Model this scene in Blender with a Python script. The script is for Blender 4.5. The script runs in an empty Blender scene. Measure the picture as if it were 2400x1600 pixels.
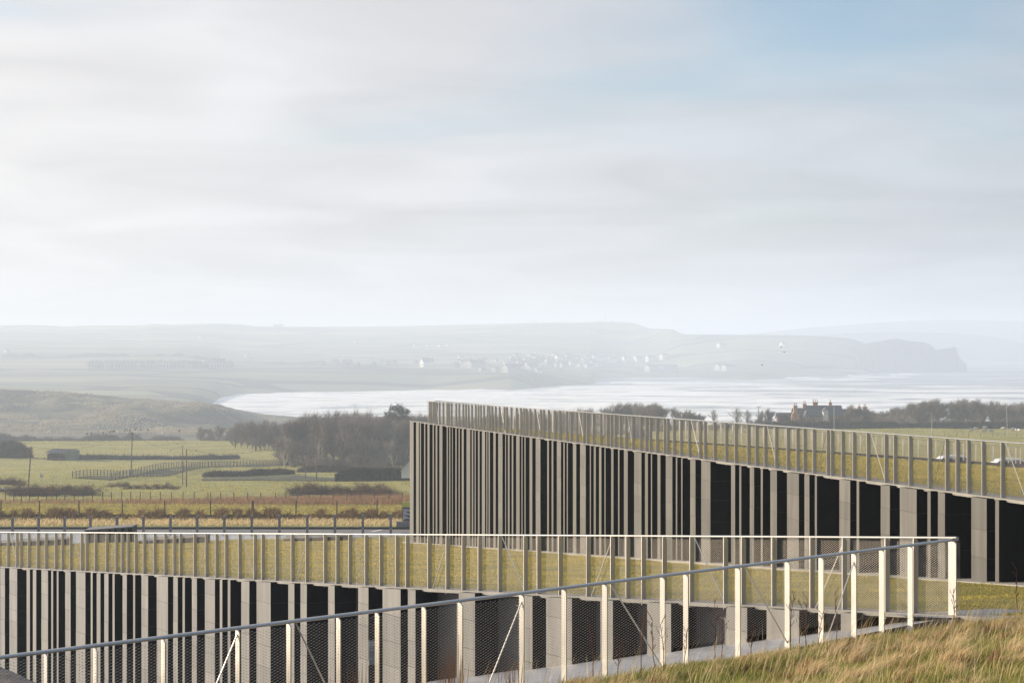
import bpy, bmesh, math, random
import numpy as np
from mathutils import Vector, Matrix
random.seed(7); rng = np.random.default_rng(11)
sc = bpy.context.scene
COL = sc.collection
R = math.radians

# ------------------------------------------------------------------ camera
cam_d = bpy.data.cameras.new('camera'); cam = bpy.data.objects.new('camera', cam_d); COL.objects.link(cam)
cam.location = (0, 0, 0); cam.rotation_euler = (R(90), 0, 0)
cam_d.lens = 70; cam_d.sensor_width = 36; cam_d.clip_start = .1; cam_d.clip_end = 40000
sc.camera = cam
F = 2400 * 70 / 36.0

# ------------------------------------------------------------------ world, sun, exposure
SUN_EL = R(13.5)
SUN_H = Vector((-.916, .41, 0)).normalized()
SUN = (SUN_H * math.cos(SUN_EL) + Vector((0, 0, math.sin(SUN_EL)))).normalized()
w = bpy.data.worlds.new('World'); sc.world = w; w.use_nodes = True
nt = w.node_tree; N = nt.nodes; L = nt.links; N.clear()
def nd(t, **k):
    n = N.new(t)
    for a, b in k.items(): setattr(n, a, b)
    return n
out = nd('ShaderNodeOutputWorld'); bg = nd('ShaderNodeBackground'); bg.inputs[1].default_value = .10
sky = nd('ShaderNodeTexSky', sky_type='NISHITA', sun_disc=False, sun_elevation=SUN_EL,
         sun_rotation=math.atan2(SUN_H.x, SUN_H.y), altitude=60, air_density=1.0, dust_density=.4, ozone_density=3.0)
tc = nd('ShaderNodeTexCoord')
sep = nd('ShaderNodeSeparateXYZ'); L.new(tc.outputs['Generated'], sep.inputs[0])
def mth(op, a, b=None, c=None, clamp=False):
    m = nd('ShaderNodeMath', operation=op, use_clamp=clamp)
    for i, v in enumerate((a, b, c)):
        if v is None: continue
        if isinstance(v, (int, float)): m.inputs[i].default_value = v
        else: L.new(v, m.inputs[i])
    return m.outputs[0]
zc = mth('MAXIMUM', sep.outputs[2], 0.0)
den = mth('ADD', zc, .10)
cmb = nd('ShaderNodeCombineXYZ')
L.new(mth('DIVIDE', sep.outputs[0], den), cmb.inputs[0]); L.new(mth('DIVIDE', sep.outputs[1], den), cmb.inputs[1])
mp = nd('ShaderNodeMapping'); mp.inputs['Scale'].default_value = (.6, .62, 1); mp.inputs['Rotation'].default_value = (0, 0, R(14))
mp.inputs['Location'].default_value = (9.60, -3.38, 0)
L.new(cmb.outputs[0], mp.inputs[0])
n1 = nd('ShaderNodeTexNoise'); n1.inputs['Scale'].default_value = 1.0; n1.inputs['Detail'].default_value = 4; n1.inputs['Roughness'].default_value = .5; n1.inputs['Distortion'].default_value = .5
L.new(mp.outputs[0], n1.inputs['Vector'])
n2 = nd('ShaderNodeTexNoise'); n2.inputs['Scale'].default_value = 2.3; n2.inputs['Detail'].default_value = 3; n2.inputs['Distortion'].default_value = .8
L.new(mp.outputs[0], n2.inputs['Vector'])
cov = nd('ShaderNodeMapRange', interpolation_type='SMOOTHSTEP'); cov.inputs[1].default_value = .22; cov.inputs[2].default_value = .62; cov.inputs[3].default_value = .05; cov.inputs[4].default_value = .97
thin = nd('ShaderNodeMapRange'); thin.inputs[1].default_value = .0; thin.inputs[2].default_value = .2; thin.inputs[3].default_value = .22; thin.inputs[4].default_value = -.10; L.new(zc, thin.inputs[0])
L.new(mth('ADD', n1.outputs[0], thin.outputs[0]), cov.inputs[0])
shade = nd('ShaderNodeMapRange'); shade.inputs[1].default_value = .3; shade.inputs[2].default_value = .7; shade.inputs[3].default_value = .87; shade.inputs[4].default_value = 1.08
L.new(n2.outputs[0], shade.inputs[0])
# light side of the cloud sheet faces the sun
sdir = nd('ShaderNodeVectorMath', operation='DOT_PRODUCT'); sdir.inputs[1].default_value = tuple(SUN)
L.new(tc.outputs['Generated'], sdir.inputs[0])
glow = nd('ShaderNodeMapRange'); glow.inputs[1].default_value = -1; glow.inputs[2].default_value = 1; glow.inputs[3].default_value = .40; glow.inputs[4].default_value = 1.38
L.new(sdir.outputs['Value'], glow.inputs[0])
cv = mth('MULTIPLY', shade.outputs[0], glow.outputs[0])
warm = nd('ShaderNodeMapRange'); warm.inputs[1].default_value = .05; warm.inputs[2].default_value = .8; L.new(sdir.outputs['Value'], warm.inputs[0])
tint = nd('ShaderNodeMixRGB'); L.new(warm.outputs[0], tint.inputs[0]); tint.inputs[1].default_value = (2.62, 2.9, 3.45, 1); tint.inputs[2].default_value = (4.15, 3.93, 3.74, 1)
cl = nd('ShaderNodeVectorMath', operation='SCALE'); L.new(tint.outputs[0], cl.inputs[0]); L.new(cv, cl.inputs['Scale'])
mix = nd('ShaderNodeMixRGB'); L.new(cov.outputs[0], mix.inputs[0]); skm = nd('ShaderNodeVectorMath', operation='SCALE'); skm.inputs['Scale'].default_value = .82; L.new(sky.outputs[0], skm.inputs[0]); L.new(skm.outputs[0], mix.inputs[1]); L.new(cl.outputs[0], mix.inputs[2])
L.new(mix.outputs[0], bg.inputs[0]); L.new(bg.outputs[0], out.inputs[0])

sd = bpy.data.lights.new('sun', 'SUN'); so = bpy.data.objects.new('sun', sd); COL.objects.link(so)
sd.energy = 5.0; sd.angle = R(.53); sd.color = (1, .85, .64)
so.rotation_euler = SUN.to_track_quat('Z', 'Y').to_euler()
sc.view_settings.view_transform = 'Standard'; sc.view_settings.look = 'None'
sc.view_settings.exposure = 0.95; sc.view_settings.gamma = 1
cy = sc.cycles
cy.use_denoising = True; cy.max_bounces = 5; cy.diffuse_bounces = 2; cy.glossy_bounces = 3; cy.volume_bounces = 3
cy.transparent_max_bounces = 8; cy.caustics_reflective = False; cy.caustics_refractive = False
cy.sample_clamp_indirect = 4

# ------------------------------------------------------------------ helpers
def P(x, y, D): return Vector(((x - 1200) / F * D, D, -(y - 800) / F * D))
def XI(x, D): return (x - 1200) / F * D
def tag(o, label=None, cat=None, group=None, kind=None):
    if label: o['label'] = label
    if cat: o['category'] = cat
    if group: o['group'] = group
    if kind: o['kind'] = kind
    return o
def empty(name, loc=(0, 0, 0), rz=0):
    o = bpy.data.objects.new(name, None); COL.objects.link(o); o.location = loc; o.rotation_euler = (0, 0, rz); o.empty_display_size = .2
    return o
def link(name, me, parent=None, loc=None):
    o = bpy.data.objects.new(name, me); COL.objects.link(o)
    if parent: o.parent = parent
    if loc is not None: o.location = loc
    return o
def np_mesh(name, V, Fc, mats=(), mi=None, smooth=False):
    V = np.asarray(V, dtype=np.float32); Fc = np.asarray(Fc, dtype=np.int32)
    me = bpy.data.meshes.new(name); k = Fc.shape[1]
    me.vertices.add(len(V)); me.vertices.foreach_set('co', V.ravel())
    me.loops.add(Fc.size); me.loops.foreach_set('vertex_index', Fc.ravel())
    me.polygons.add(len(Fc)); me.polygons.foreach_set('loop_start', np.arange(0, Fc.size, k, dtype=np.int32))
    if mi is not None: me.polygons.foreach_set('material_index', np.asarray(mi, dtype=np.int32))
    if smooth: me.polygons.foreach_set('use_smooth', np.ones(len(Fc), dtype=bool))
    for m in mats: me.materials.append(m)
    me.update(calc_edges=True)
    return me
class MB:
    """collects boxes, tubes and prisms into one mesh"""
    def __init__(s): s.v = []; s.f = []; s.m = []
    def add(s, V, Fs, m=0):
        b = len(s.v); s.v += [tuple(p) for p in V]
        s.f += [tuple(i + b for i in f) for f in Fs]; s.m += [m] * len(Fs); return s
    def box(s, x0, x1, y0, y1, z0, z1, m=0, front=None, zt=None):
        # zt: heights of the top at x0 and x1
        a, c = (z1, z1) if zt is None else zt
        V = [(x0, y0, z0), (x1, y0, z0), (x1, y1, z0), (x0, y1, z0), (x0, y0, a), (x1, y0, c), (x1, y1, c), (x0, y1, a)]
        Fs = [(0, 3, 2, 1), (4, 5, 6, 7), (0, 1, 5, 4), (1, 2, 6, 5), (2, 3, 7, 6), (3, 0, 4, 7)]
        s.add(V, Fs, m)
        if front is not None: s.m[-2] = front          # the +y face
        return s
    def tube(s, a, b, r0, r1=None, n=6, m=0, cap=True):
        a = Vector(a); b = Vector(b); r1 = r0 if r1 is None else r1
        d = (b - a)
        if d.length < 1e-6: return s
        d.normalize(); u = d.orthogonal().normalized(); v = d.cross(u)
        V = []
        for p, r in ((a, r0), (b, r1)):
            for i in range(n):
                t = 2 * math.pi * i / n; V.append(p + u * (r * math.cos(t)) + v * (r * math.sin(t)))
        Fs = [(i, (i + 1) % n, n + (i + 1) % n, n + i) for i in range(n)]
        if cap: Fs += [tuple(range(n - 1, -1, -1)), tuple(range(n, 2 * n))]
        return s.add(V, Fs, m)
    def mesh(s, name, mats, smooth=False):
        me = bpy.data.meshes.new(name); me.from_pydata(s.v, [], s.f)
        for m in mats: me.materials.append(m)
        me.polygons.foreach_set('material_index', s.m)
        if smooth: me.polygons.foreach_set('use_smooth', [True] * len(s.f))
        me.update(); return me
    def build(s, name, mats, parent=None, loc=None, smooth=False):
        if not isinstance(mats, (list, tuple)): mats = [mats]
        return link(name, s.mesh(name, mats, smooth), parent, loc)
def copy_tree(o, parent=None):
    c = o.copy(); COL.objects.link(c); c.parent = parent
    for ch in list(o.children): copy_tree(ch, c)
    return c

# ------------------------------------------------------------------ materials
MATS = {}
def mat(name, col, rough=.8, metal=0, var=.0, scale=5, col2=None, spec=.3, bump=0, bscale=30, trans=0, rand=0, coords='Object', stretch=None, detail=5, lo=.35, hi=.65):
    m = bpy.data.materials.new(name); m.use_nodes = True; MATS[name] = m
    t = m.node_tree; n = t.nodes; l = t.links
    b = n['Principled BSDF']; b.inputs['Roughness'].default_value = rough; b.inputs['Metallic'].default_value = metal
    b.inputs['Specular IOR Level'].default_value = spec
    c = (*col, 1); b.inputs['Base Color'].default_value = c
    tcn = n.new('ShaderNodeTexCoord'); vec = tcn.outputs[coords] if coords != 'World' else None
    if coords == 'World':
        g = n.new('ShaderNodeNewGeometry'); vec = g.outputs['Position']
    if stretch:
        mp_ = n.new('ShaderNodeMapping'); mp_.inputs['Scale'].default_value = stretch; l.new(vec, mp_.inputs[0]); vec = mp_.outputs[0]
    cur = None
    if var or col2:
        nz = n.new('ShaderNodeTexNoise'); nz.inputs['Scale'].default_value = scale; nz.inputs['Detail'].default_value = detail
        l.new(vec, nz.inputs['Vector'])
        mr = n.new('ShaderNodeMapRange'); mr.inputs[1].default_value = lo; mr.inputs[2].default_value = hi; l.new(nz.outputs[0], mr.inputs[0])
        mx = n.new('ShaderNodeMixRGB'); l.new(mr.outputs[0], mx.inputs[0])
        c2 = col2 if col2 else tuple(min(1, v * (1 + var)) for v in col)
        c1 = col if col2 else tuple(v * (1 - var) for v in col)
        mx.inputs[1].default_value = (*c1, 1); mx.inputs[2].default_value = (*c2, 1); cur = mx.outputs[0]
    if rand:
        oi = n.new('ShaderNodeObjectInfo'); mr2 = n.new('ShaderNodeMapRange'); mr2.inputs[3].default_value = 1 - rand; mr2.inputs[4].default_value = 1 + rand
        l.new(oi.outputs['Random'], mr2.inputs[0])
        vm = n.new('ShaderNodeVectorMath'); vm.operation = 'SCALE'; l.new(mr2.outputs[0], vm.inputs['Scale'])
        if cur: l.new(cur, vm.inputs[0])
        else: vm.inputs[0].default_value = col
        cur = vm.outputs[0]
    if cur: l.new(cur, b.inputs['Base Color'])
    if bump:
        nb = n.new('ShaderNodeTexNoise'); nb.inputs['Scale'].default_value = bscale; nb.inputs['Detail'].default_value = 4; l.new(vec, nb.inputs['Vector'])
        bp = n.new('ShaderNodeBump'); bp.inputs['Strength'].default_value = 1; bp.inputs['Distance'].default_value = bump
        l.new(nb.outputs[0], bp.inputs['Height']); l.new(bp.outputs[0], b.inputs['Normal'])
    if trans:
        tr = n.new('ShaderNodeBsdfTranslucent'); ms = n.new('ShaderNodeMixShader'); ms.inputs[0].default_value = trans
        if cur: l.new(cur, tr.inputs[0])
        else: tr.inputs[0].default_value = c
        l.new(b.outputs[0], ms.inputs[1]); l.new(tr.outputs[0], ms.inputs[2]); l.new(ms.outputs[0], n['Material Output'].inputs[0])
    return m
M_STONE = mat('sawn_basalt', (.096, .088, .079), .42, spec=.75, var=.34, scale=1.1, rand=.24, bump=.003, bscale=9, stretch=(4.5, 4.5, .5), coords='World', lo=.3, hi=.7)
M_STONE_B = mat('honed_basalt', (.057, .053, .049), .55, spec=.45, var=.36, scale=1.1, rand=.26, bump=.003, bscale=9, stretch=(4.5, 4.5, .5), coords='World', lo=.3, hi=.7)
M_DARK = mat('shaded_black_return', (.007, .0068, .007), .55, spec=.15, var=.3, scale=2)  # dark returns; the shade of the unlit column sides is put into this colour
M_JOINT = mat('joint', (.05, .047, .045), .9)
M_BACK = mat('recess_basalt', (.095, .087, .078), .6, spec=.4, var=.15, scale=1.5)
M_COPE = mat('coping', (.20, .19, .175), .6, var=.15, scale=3)
M_STEEL = mat('bead_blasted_steel', (.62, .585, .535), .34, metal=.9, var=.06, scale=3)
M_MESHM = mat('expanded_metal', (.5, .45, .39), .42, metal=.45)
M_LAWN = mat('lawn_soil', (.25, .205, .06), .95, spec=.1, col2=(.15, .14, .04), scale=.9, bump=.05, bscale=9, coords='World', stretch=(1, 1, 1))
M_LBLADE = mat('lawn_blade', (.46, .36, .085), .7, spec=.15, col2=(.19, .21, .05), scale=.8, trans=.42, coords='World', detail=8, lo=.46, hi=.66)
M_BANK = mat('bank_soil', (.07, .06, .03), .95, spec=.1, col2=(.045, .055, .02), scale=1.2, bump=.04, bscale=12, coords='World')
M_GREEN = mat('green_grass', (.19, .225, .045), .6, spec=.2, col2=(.33, .30, .085), scale=1.6, trans=.45, coords='World')
M_STRAW = mat('straw_grass', (.70, .55, .33), .65, spec=.2, col2=(.50, .36, .18), scale=2.2, trans=.42, coords='World')
M_RUSSET = mat('russet_grass', (.30, .165, .075), .7, spec=.15, col2=(.19, .115, .05), scale=2, trans=.2, coords='World')
M_PATH = mat('path_paving', (.20, .21, .24), .55, spec=.5, var=.25, scale=6, bump=.006, bscale=40, coords='World')
M_PLAZA = mat('wet_paving', (.17, .18, .205), .22, spec=.6, var=.3, scale=.9, bump=.012, bscale=1.5, coords='World', stretch=(.25, 1.5, 1))
M_ROAD = mat('asphalt', (.15, .138, .133), .7, spec=.4, var=.2, scale=2, bump=.004, bscale=30, coords='World')
M_KERB = mat('dark_kerb', (.03, .03, .03), .8)
M_CONC = mat('concrete', (.26, .25, .235), .8, var=.1, scale=4)
M_WHITE = mat('white_paint', (.8, .8, .79), .6)
M_WOOD = mat('weathered_wood', (.13, .10, .075), .85, var=.3, scale=4)
M_WOODG = mat('grey_timber', (.24, .22, .21), .8, var=.2, scale=5)
M_TWIG = mat('bare_twig', (.205, .168, .138), .9, spec=.1, rand=.35)
M_BARK = mat('bark', (.13, .115, .095), .9, spec=.1, var=.2, scale=2)
M_BARKL = mat('pale_bark', (.40, .36, .30), .9, spec=.1, var=.3, scale=2)
M_PINE = mat('pine_needle', (.03, .045, .03), .8, spec=.1)
M_HEDGE = mat('hedge_leaf', (.09, .08, .055), .85, spec=.1, col2=(.15, .115, .08), scale=.6, coords='World')
M_HEDGED = mat('dark_hedge_leaf', (.055, .06, .045), .85, spec=.1, var=.3, scale=.5, coords='World')
M_BRAMBLE = mat('bramble', (.21, .125, .08), .9, spec=.1, col2=(.13, .095, .06), scale=.5, coords='World')
M_RANK = mat('rank_grass', (.16, .16, .07), .9, spec=.1, col2=(.22, .2, .09), scale=.4, coords='World')
M_MARRAM = mat('marram', (.42, .35, .24), .8, spec=.1, trans=.2, col2=(.3, .24, .15), scale=.05, coords='World')
M_GOLD = mat('golden_meadow', (.50, .39, .12), .8, spec=.1, trans=.25, col2=(.36, .31, .09), scale=.3, coords='World')
M_LANE_SHADE = mat('shaded_rough_lane', (.06, .06, .042), .95, spec=.1, col2=(.10, .105, .055), scale=.25, coords='World', bump=.1, bscale=1.5)  # rough ground darkened: the shade of the lane banks is in the colour
M_TUSS = mat('tussock', (.26, .165, .075), .8, spec=.1, col2=(.12, .085, .04), scale=.8, trans=.15, coords='World')
M_REDGR = mat('reed_grass', (.40, .235, .13), .8, spec=.1, col2=(.27, .17, .09), scale=.5, trans=.2, coords='World')
M_BRICK = mat('warm_stone', (.42, .24, .15), .85, var=.2, scale=1.2)
M_SLATE = mat('slate', (.09, .09, .105), .7, var=.15, scale=1)
M_POT = mat('clay_pot', (.32, .16, .11), .8)
M_GLASS = mat('window_glass', (.04, .045, .05), .12, spec=.7)
M_REDST = mat('red_brown_stone', (.27, .16, .125), .9, var=.3, scale=.8)
M_RENDER = mat('grey_green_render', (.2, .21, .16), .85, var=.15, scale=.6)
M_WALLW = mat('white_render', (.68, .67, .65), .7, var=.06, scale=.3)
M_SHEEP = mat('wool', (.55, .5, .42), .95, spec=.05, var=.15, scale=6)
M_SHEEPF = mat('sheep_face', (.3, .26, .22), .9)
M_BIRD = mat('bird', (.02, .02, .02), .7)
M_CAR = mat('white_car_paint', (.75, .77, .8), .25, spec=.6)
M_TYRE = mat('tyre', (.02, .02, .02), .8)
M_RUBR = mat('lamp_red', (.5, .05, .03), .3)
M_SIGN = mat('sign_grey', (.26, .29, .31), .5, spec=.4)
M_YEL = mat('sign_yellow', (.62, .58, .12), .6)
M_STEM = mat('dock_stem', (.12, .045, .03), .8, var=.3, scale=6)
M_RUSH = mat('rust_rush', (.42, .2, .07), .75, trans=.15)
M_SLAB = mat('wet_rough_stone', (.075, .058, .045), .55, spec=.35, var=.6, scale=9, bump=.03, bscale=18, coords='World')
M_ROCK = mat('rock', (.06, .06, .06), .9, var=.3, scale=.05, coords='World')
M_FOAM = mat('sea_foam', (.85, .85, .85), .9, spec=.2)
M_POLE = mat('pole_wood', (.17, .13, .11), .85, var=.2, scale=2)
M_GALV = mat('galvanised', (.45, .46, .47), .5, metal=.4)
M_FARB = mat('far_slate', (.10, .10, .11), .8)
M_FARG = mat('far_render_grey', (.35, .35, .34), .8, rand=.3)

# terrain: patchwork of fields, dune grass
def terrain_mat(name, a, b, c, patch, nscale, bump=.0, bscale=.2, roughness=.95, seam=None):
    m = bpy.data.materials.new(name); m.use_nodes = True
    t = m.node_tree; n = t.nodes; l = t.links; bs = n['Principled BSDF']; bs.inputs['Roughness'].default_value = roughness; bs.inputs['Specular IOR Level'].default_value = .1
    g = n.new('ShaderNodeNewGeometry')
    vo = n.new('ShaderNodeTexVoronoi'); vo.inputs['Scale'].default_value = patch
    mp_ = n.new('ShaderNodeMapping'); mp_.inputs['Scale'].default_value = (.45, 1, 0); mp_.inputs['Rotation'].default_value = (0, 0, .35)
    l.new(g.outputs['Position'], mp_.inputs[0]); l.new(mp_.outputs[0], vo.inputs['Vector'])
    nz = n.new('ShaderNodeTexNoise'); nz.inputs['Scale'].default_value = nscale; nz.inputs['Detail'].default_value = 7; l.new(g.outputs['Position'], nz.inputs['Vector'])
    sp = n.new('ShaderNodeSeparateColor'); l.new(vo.outputs['Color'], sp.inputs[0])
    m1 = n.new('ShaderNodeMixRGB'); m1.inputs[1].default_value = (*a, 1); m1.inputs[2].default_value = (*b, 1); l.new(sp.outputs[0], m1.inputs[0])
    mr = n.new('ShaderNodeMapRange'); mr.inputs[1].default_value = .42; mr.inputs[2].default_value = .68; l.new(nz.outputs[0], mr.inputs[0])
    m2 = n.new('ShaderNodeMixRGB'); l.new(mr.outputs[0], m2.inputs[0]); l.new(m1.outputs[0], m2.inputs[1]); m2.inputs[2].default_value = (*c, 1)
    cur = m2.outputs[0]
    if seam:
        ve = n.new('ShaderNodeTexVoronoi'); ve.feature = 'DISTANCE_TO_EDGE'; ve.inputs['Scale'].default_value = patch; l.new(mp_.outputs[0], ve.inputs['Vector'])
        st = n.new('ShaderNodeMath'); st.operation = 'LESS_THAN'; st.inputs[1].default_value = seam[0]; l.new(ve.outputs['Distance'], st.inputs[0])
        m3 = n.new('ShaderNodeMixRGB'); l.new(st.outputs[0], m3.inputs[0]); l.new(cur, m3.inputs[1]); m3.inputs[2].default_value = (*seam[1], 1); cur = m3.outputs[0]
    l.new(cur, bs.inputs['Base Color'])
    if bump:
        nb = n.new('ShaderNodeTexNoise'); nb.inputs['Scale'].default_value = bscale; nb.inputs['Detail'].default_value = 6; l.new(g.outputs['Position'], nb.inputs['Vector'])
        bp = n.new('ShaderNodeBump'); bp.inputs['Distance'].default_value = bump; l.new(nb.outputs[0], bp.inputs['Height']); l.new(bp.outputs[0], bs.inputs['Normal'])
    return m
M_FIELD = terrain_mat('pasture', (.28, .265, .095), (.34, .31, .12), (.22, .22, .075), .004, .09, bump=.25, bscale=1.1)
M_DUNE = terrain_mat('dune_grass', (.085, .08, .055), (.065, .068, .05), (.22, .18, .11), .02, .028, bump=4, bscale=.08)
M_HILL = terrain_mat('far_fields', (.09, .115, .05), (.27, .26, .14), (.06, .075, .045), .0048, .0035, seam=(.045, (.03, .035, .03)))
M_FARL = terrain_mat('far_cliff', (.07, .08, .06), (.10, .11, .08), (.05, .055, .05), .004, .006)
# sea: grey water with surf, foam densest in the bay
def sea_mat():
    m = bpy.data.materials.new('surf_water'); m.use_nodes = True
    t = m.node_tree; n = t.nodes; l = t.links; bs = n['Principled BSDF']; bs.inputs['Specular IOR Level'].default_value = .12
    g = n.new('ShaderNodeNewGeometry')
    mp_ = n.new('ShaderNodeMapping'); mp_.inputs['Scale'].default_value = (.006, .013, 0); mp_.inputs['Rotation'].default_value = (0, 0, .12); l.new(g.outputs['Position'], mp_.inputs[0])
    nz = n.new('ShaderNodeTexNoise'); nz.inputs['Scale'].default_value = 1; nz.inputs['Detail'].default_value = 8; nz.inputs['Roughness'].default_value = .62; nz.inputs['Distortion'].default_value = .6; l.new(mp_.outputs[0], nz.inputs['Vector'])
    sp = n.new('ShaderNodeSeparateXYZ'); l.new(g.outputs['Position'], sp.inputs[0])
    # distance from the beach in the bay
    dv = n.new('ShaderNodeVectorMath'); dv.operation = 'DISTANCE'; dv.inputs[1].default_value = (-260, 1950, -60); l.new(g.outputs['Position'], dv.inputs[0])
    mr = n.new('ShaderNodeMapRange'); mr.inputs[1].default_value = 350; mr.inputs[2].default_value = 1500; mr.inputs[3].default_value = .20; mr.inputs[4].default_value = -.02; l.new(dv.outputs['Value'], mr.inputs[0])
    ad = n.new('ShaderNodeMath'); ad.operation = 'ADD'; l.new(nz.outputs[0], ad.inputs[0]); l.new(mr.outputs[0], ad.inputs[1])
    fr = n.new('ShaderNodeMapRange'); fr.inputs[1].default_value = .52; fr.inputs[2].default_value = .68; l.new(ad.outputs[0], fr.inputs[0])
    mx = n.new('ShaderNodeMixRGB'); l.new(fr.outputs[0], mx.inputs[0]); mx.inputs[1].default_value = (.20, .235, .27, 1); mx.inputs[2].default_value = (.88, .87, .86, 1); l.new(mx.outputs[0], bs.inputs['Base Color'])
    rr = n.new('ShaderNodeMapRange'); l.new(fr.outputs[0], rr.inputs[0]); rr.inputs[3].default_value = .6; rr.inputs[4].default_value = .95; l.new(rr.outputs[0], bs.inputs['Roughness'])
    nb = n.new('ShaderNodeTexNoise'); nb.inputs['Scale'].default_value = 2; nb.inputs['Detail'].default_value = 6; l.new(mp_.outputs[0], nb.inputs['Vector'])
    bp = n.new('ShaderNodeBump'); bp.inputs['Distance'].default_value = 14; l.new(nb.outputs[0], bp.inputs['Height']); l.new(bp.outputs[0], bs.inputs['Normal'])
    return m
M_SEA = sea_mat()

# value noise for shapes
_pt = rng.random((256, 256))
def vnoise(x, y):
    x = np.asarray(x, float); y = np.asarray(y, float)
    xi = np.floor(x).astype(int); yi = np.floor(y).astype(int); fx = x - xi; fy = y - yi
    fx = fx * fx * (3 - 2 * fx); fy = fy * fy * (3 - 2 * fy)
    g = lambda a, b: _pt[a & 255, b & 255]
    return (g(xi, yi) * (1 - fx) + g(xi + 1, yi) * fx) * (1 - fy) + (g(xi, yi + 1) * (1 - fx) + g(xi + 1, yi + 1) * fx) * fy
def fbm(x, y, o=4):
    s = 0; a = .5
    for i in range(o): s = s + a * vnoise(x * 2 ** i + 17 * i, y * 2 ** i + 5 * i); a *= .5
    return s

# ------------------------------------------------------------------ main lines of the place
C = Vector((5.96, 26.5))                       # corner of the two near railings
T = Vector((-.5265, .8502)); NN = Vector((-.8502, -.5265))    # along the retaining wall, and out of its face
ND = Vector((-.82, -.572)).normalized()        # along the near railing
FA = Vector((9.43, 36.7)); FB = Vector((-4.0, 95.0)); FD = (FB - FA).normalized(); FN = Vector((-FD.y, FD.x))   # building front
if FN.x > 0: FN = -FN
def lawn_z(x, y): return -1.52 + .0158 * x - .0846 * y
def bank_z(x, y): return -1.735 + .103 * x - .0997 * y
def roof_z(x, y): return -2.97 - .0778 * (x - 9.43) - .0344 * (y - 36.7)
def path_z(x, y):
    t = (x - C.x) * T.x + (y - C.y) * T.y; n = (x - C.x) * NN.x + (y - C.y) * NN.y
    return -3.64 - .206 * t - .07 * n
def on_line(xi, p, d):                         # distance along p + s d at which image column xi is met
    k = (xi - 1200) / F
    return (k * p.y - p.x) / (d.x - k * d.y)
A_PROF = np.array([(60, -9.2), (100, -10.95), (107, -11.3), (146, -14.05), (158, -14.9), (166, -15.1), (175, -15.4), (225, -18.3), (262, -20.2), (330, -23.4), (380, -26.0), (450, -28.9), (520, -30.6), (620, -31.2), (700, -36), (820, -43), (1000, -46), (1300, -49), (1500, -58), (1800, -66)])
B_PROF = np.array([(60, -9.5), (100, -9.6), (150, -10.2), (250, -14.7), (350, -18.2), (450, -21.7), (570, -25.2), (660, -27.6), (800, -35), (1000, -52), (1200, -63), (1500, -66), (1800, -70)])
def ground_z(x, y):
    x = np.asarray(x, float); y = np.asarray(y, float); xi = 1200 + F * x / y
    a = np.interp(y, A_PROF[:, 0], A_PROF[:, 1]); b = np.interp(y, B_PROF[:, 0], B_PROF[:, 1])
    k = np.clip((xi - 1050) / 600, 0, 1); k = k * k * (3 - 2 * k)
    z = a * (1 - k) + b * k
    # dunes on the left
    sk = np.interp(xi, [-1200, -300, 0, 80, 150, 230, 300, 400, 470, 540, 600, 640, 690, 760], [905, 912, 917, 920, 921, 924, 929, 938, 946, 960, 975, 981, 990, 1010])
    crest = -(sk - 800) / F * 1300
    wv = np.clip((y - 900) / 400, 0, 1); wv = wv * wv * (3 - 2 * wv); wv2 = np.clip((1560 - y) / 260, 0, 1)
    m = np.clip((800 - xi) / 120, 0, 1) * np.minimum(wv, wv2)
    z = z * (1 - m) + crest * m + m * (44 * (fbm(x / 50, y / 80, 5) - .47)) * np.clip((1330 - y) / 160, .2, 1)
    z = z + np.clip((y - 180) / 200, 0, 1) * (.7 * (fbm(x / 30, y / 30, 3) - .45) + np.clip((700 - y) / 150, 0, 1) * np.clip((y - 230) / 150, 0, 1) * 3.0 * (fbm(x / 75 + 3, y / 60, 2) - .38))
    return z
def gz(x, y): return float(ground_z(x, y))

def grid(name, xs, ys, zf, m, smooth=True):
    X, Y = np.meshgrid(xs, ys); Z = zf(X, Y); V = np.stack([X, Y, Z], -1).reshape(-1, 3)
    nx, ny = len(xs), len(ys); i = np.arange(nx * ny).reshape(ny, nx)
    Fc = np.stack([i[:-1, :-1], i[:-1, 1:], i[1:, 1:], i[1:, :-1]], -1).reshape(-1, 4)
    return np_mesh(name, V, Fc, [m], smooth=smooth)
def polar(name, xis, Ds, zf, mats, mif=None):
    XI_, D = np.meshgrid(xis, Ds); X = (XI_ - 1200) / F * D; Z = zf(X, D); V = np.stack([X, D, Z], -1).reshape(-1, 3)
    nx, ny = len(xis), len(Ds); i = np.arange(nx * ny).reshape(ny, nx)
    Fc = np.stack([i[:-1, :-1], i[:-1, 1:], i[1:, 1:], i[1:, :-1]], -1).reshape(-1, 4)
    mi = None
    if mif is not None: mi = mif(V[Fc].mean(1))
    return np_mesh(name, V, Fc, mats, mi, True)

# ------------------------------------------------------------------ the setting
def under(X, Y):                                # the terrain sheet lies a little under the paved court and lawns
    return ground_z(X, Y) - np.where(Y < 160, .35, 0)
Ds = np.concatenate([np.linspace(100, 240, 40), np.linspace(246, 640, 90), np.linspace(650, 1560, 110), np.linspace(1580, 1800, 6)])
def land_mi(c): return np.where((c[:, 1] > 700) & (1200 + F * c[:, 0] / c[:, 1] < 1000), 1, 0)
tag(link('terrain', polar('terrain', np.linspace(-1400, 3800, 300), Ds, under, [M_FIELD, M_DUNE], land_mi)), kind='structure')
tag(link('sea', grid('sea', np.linspace(-7000, 7000, 3), np.linspace(950, 13800, 3), lambda X, Y: X * 0 - 60, M_SEA)), kind='structure')
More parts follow.
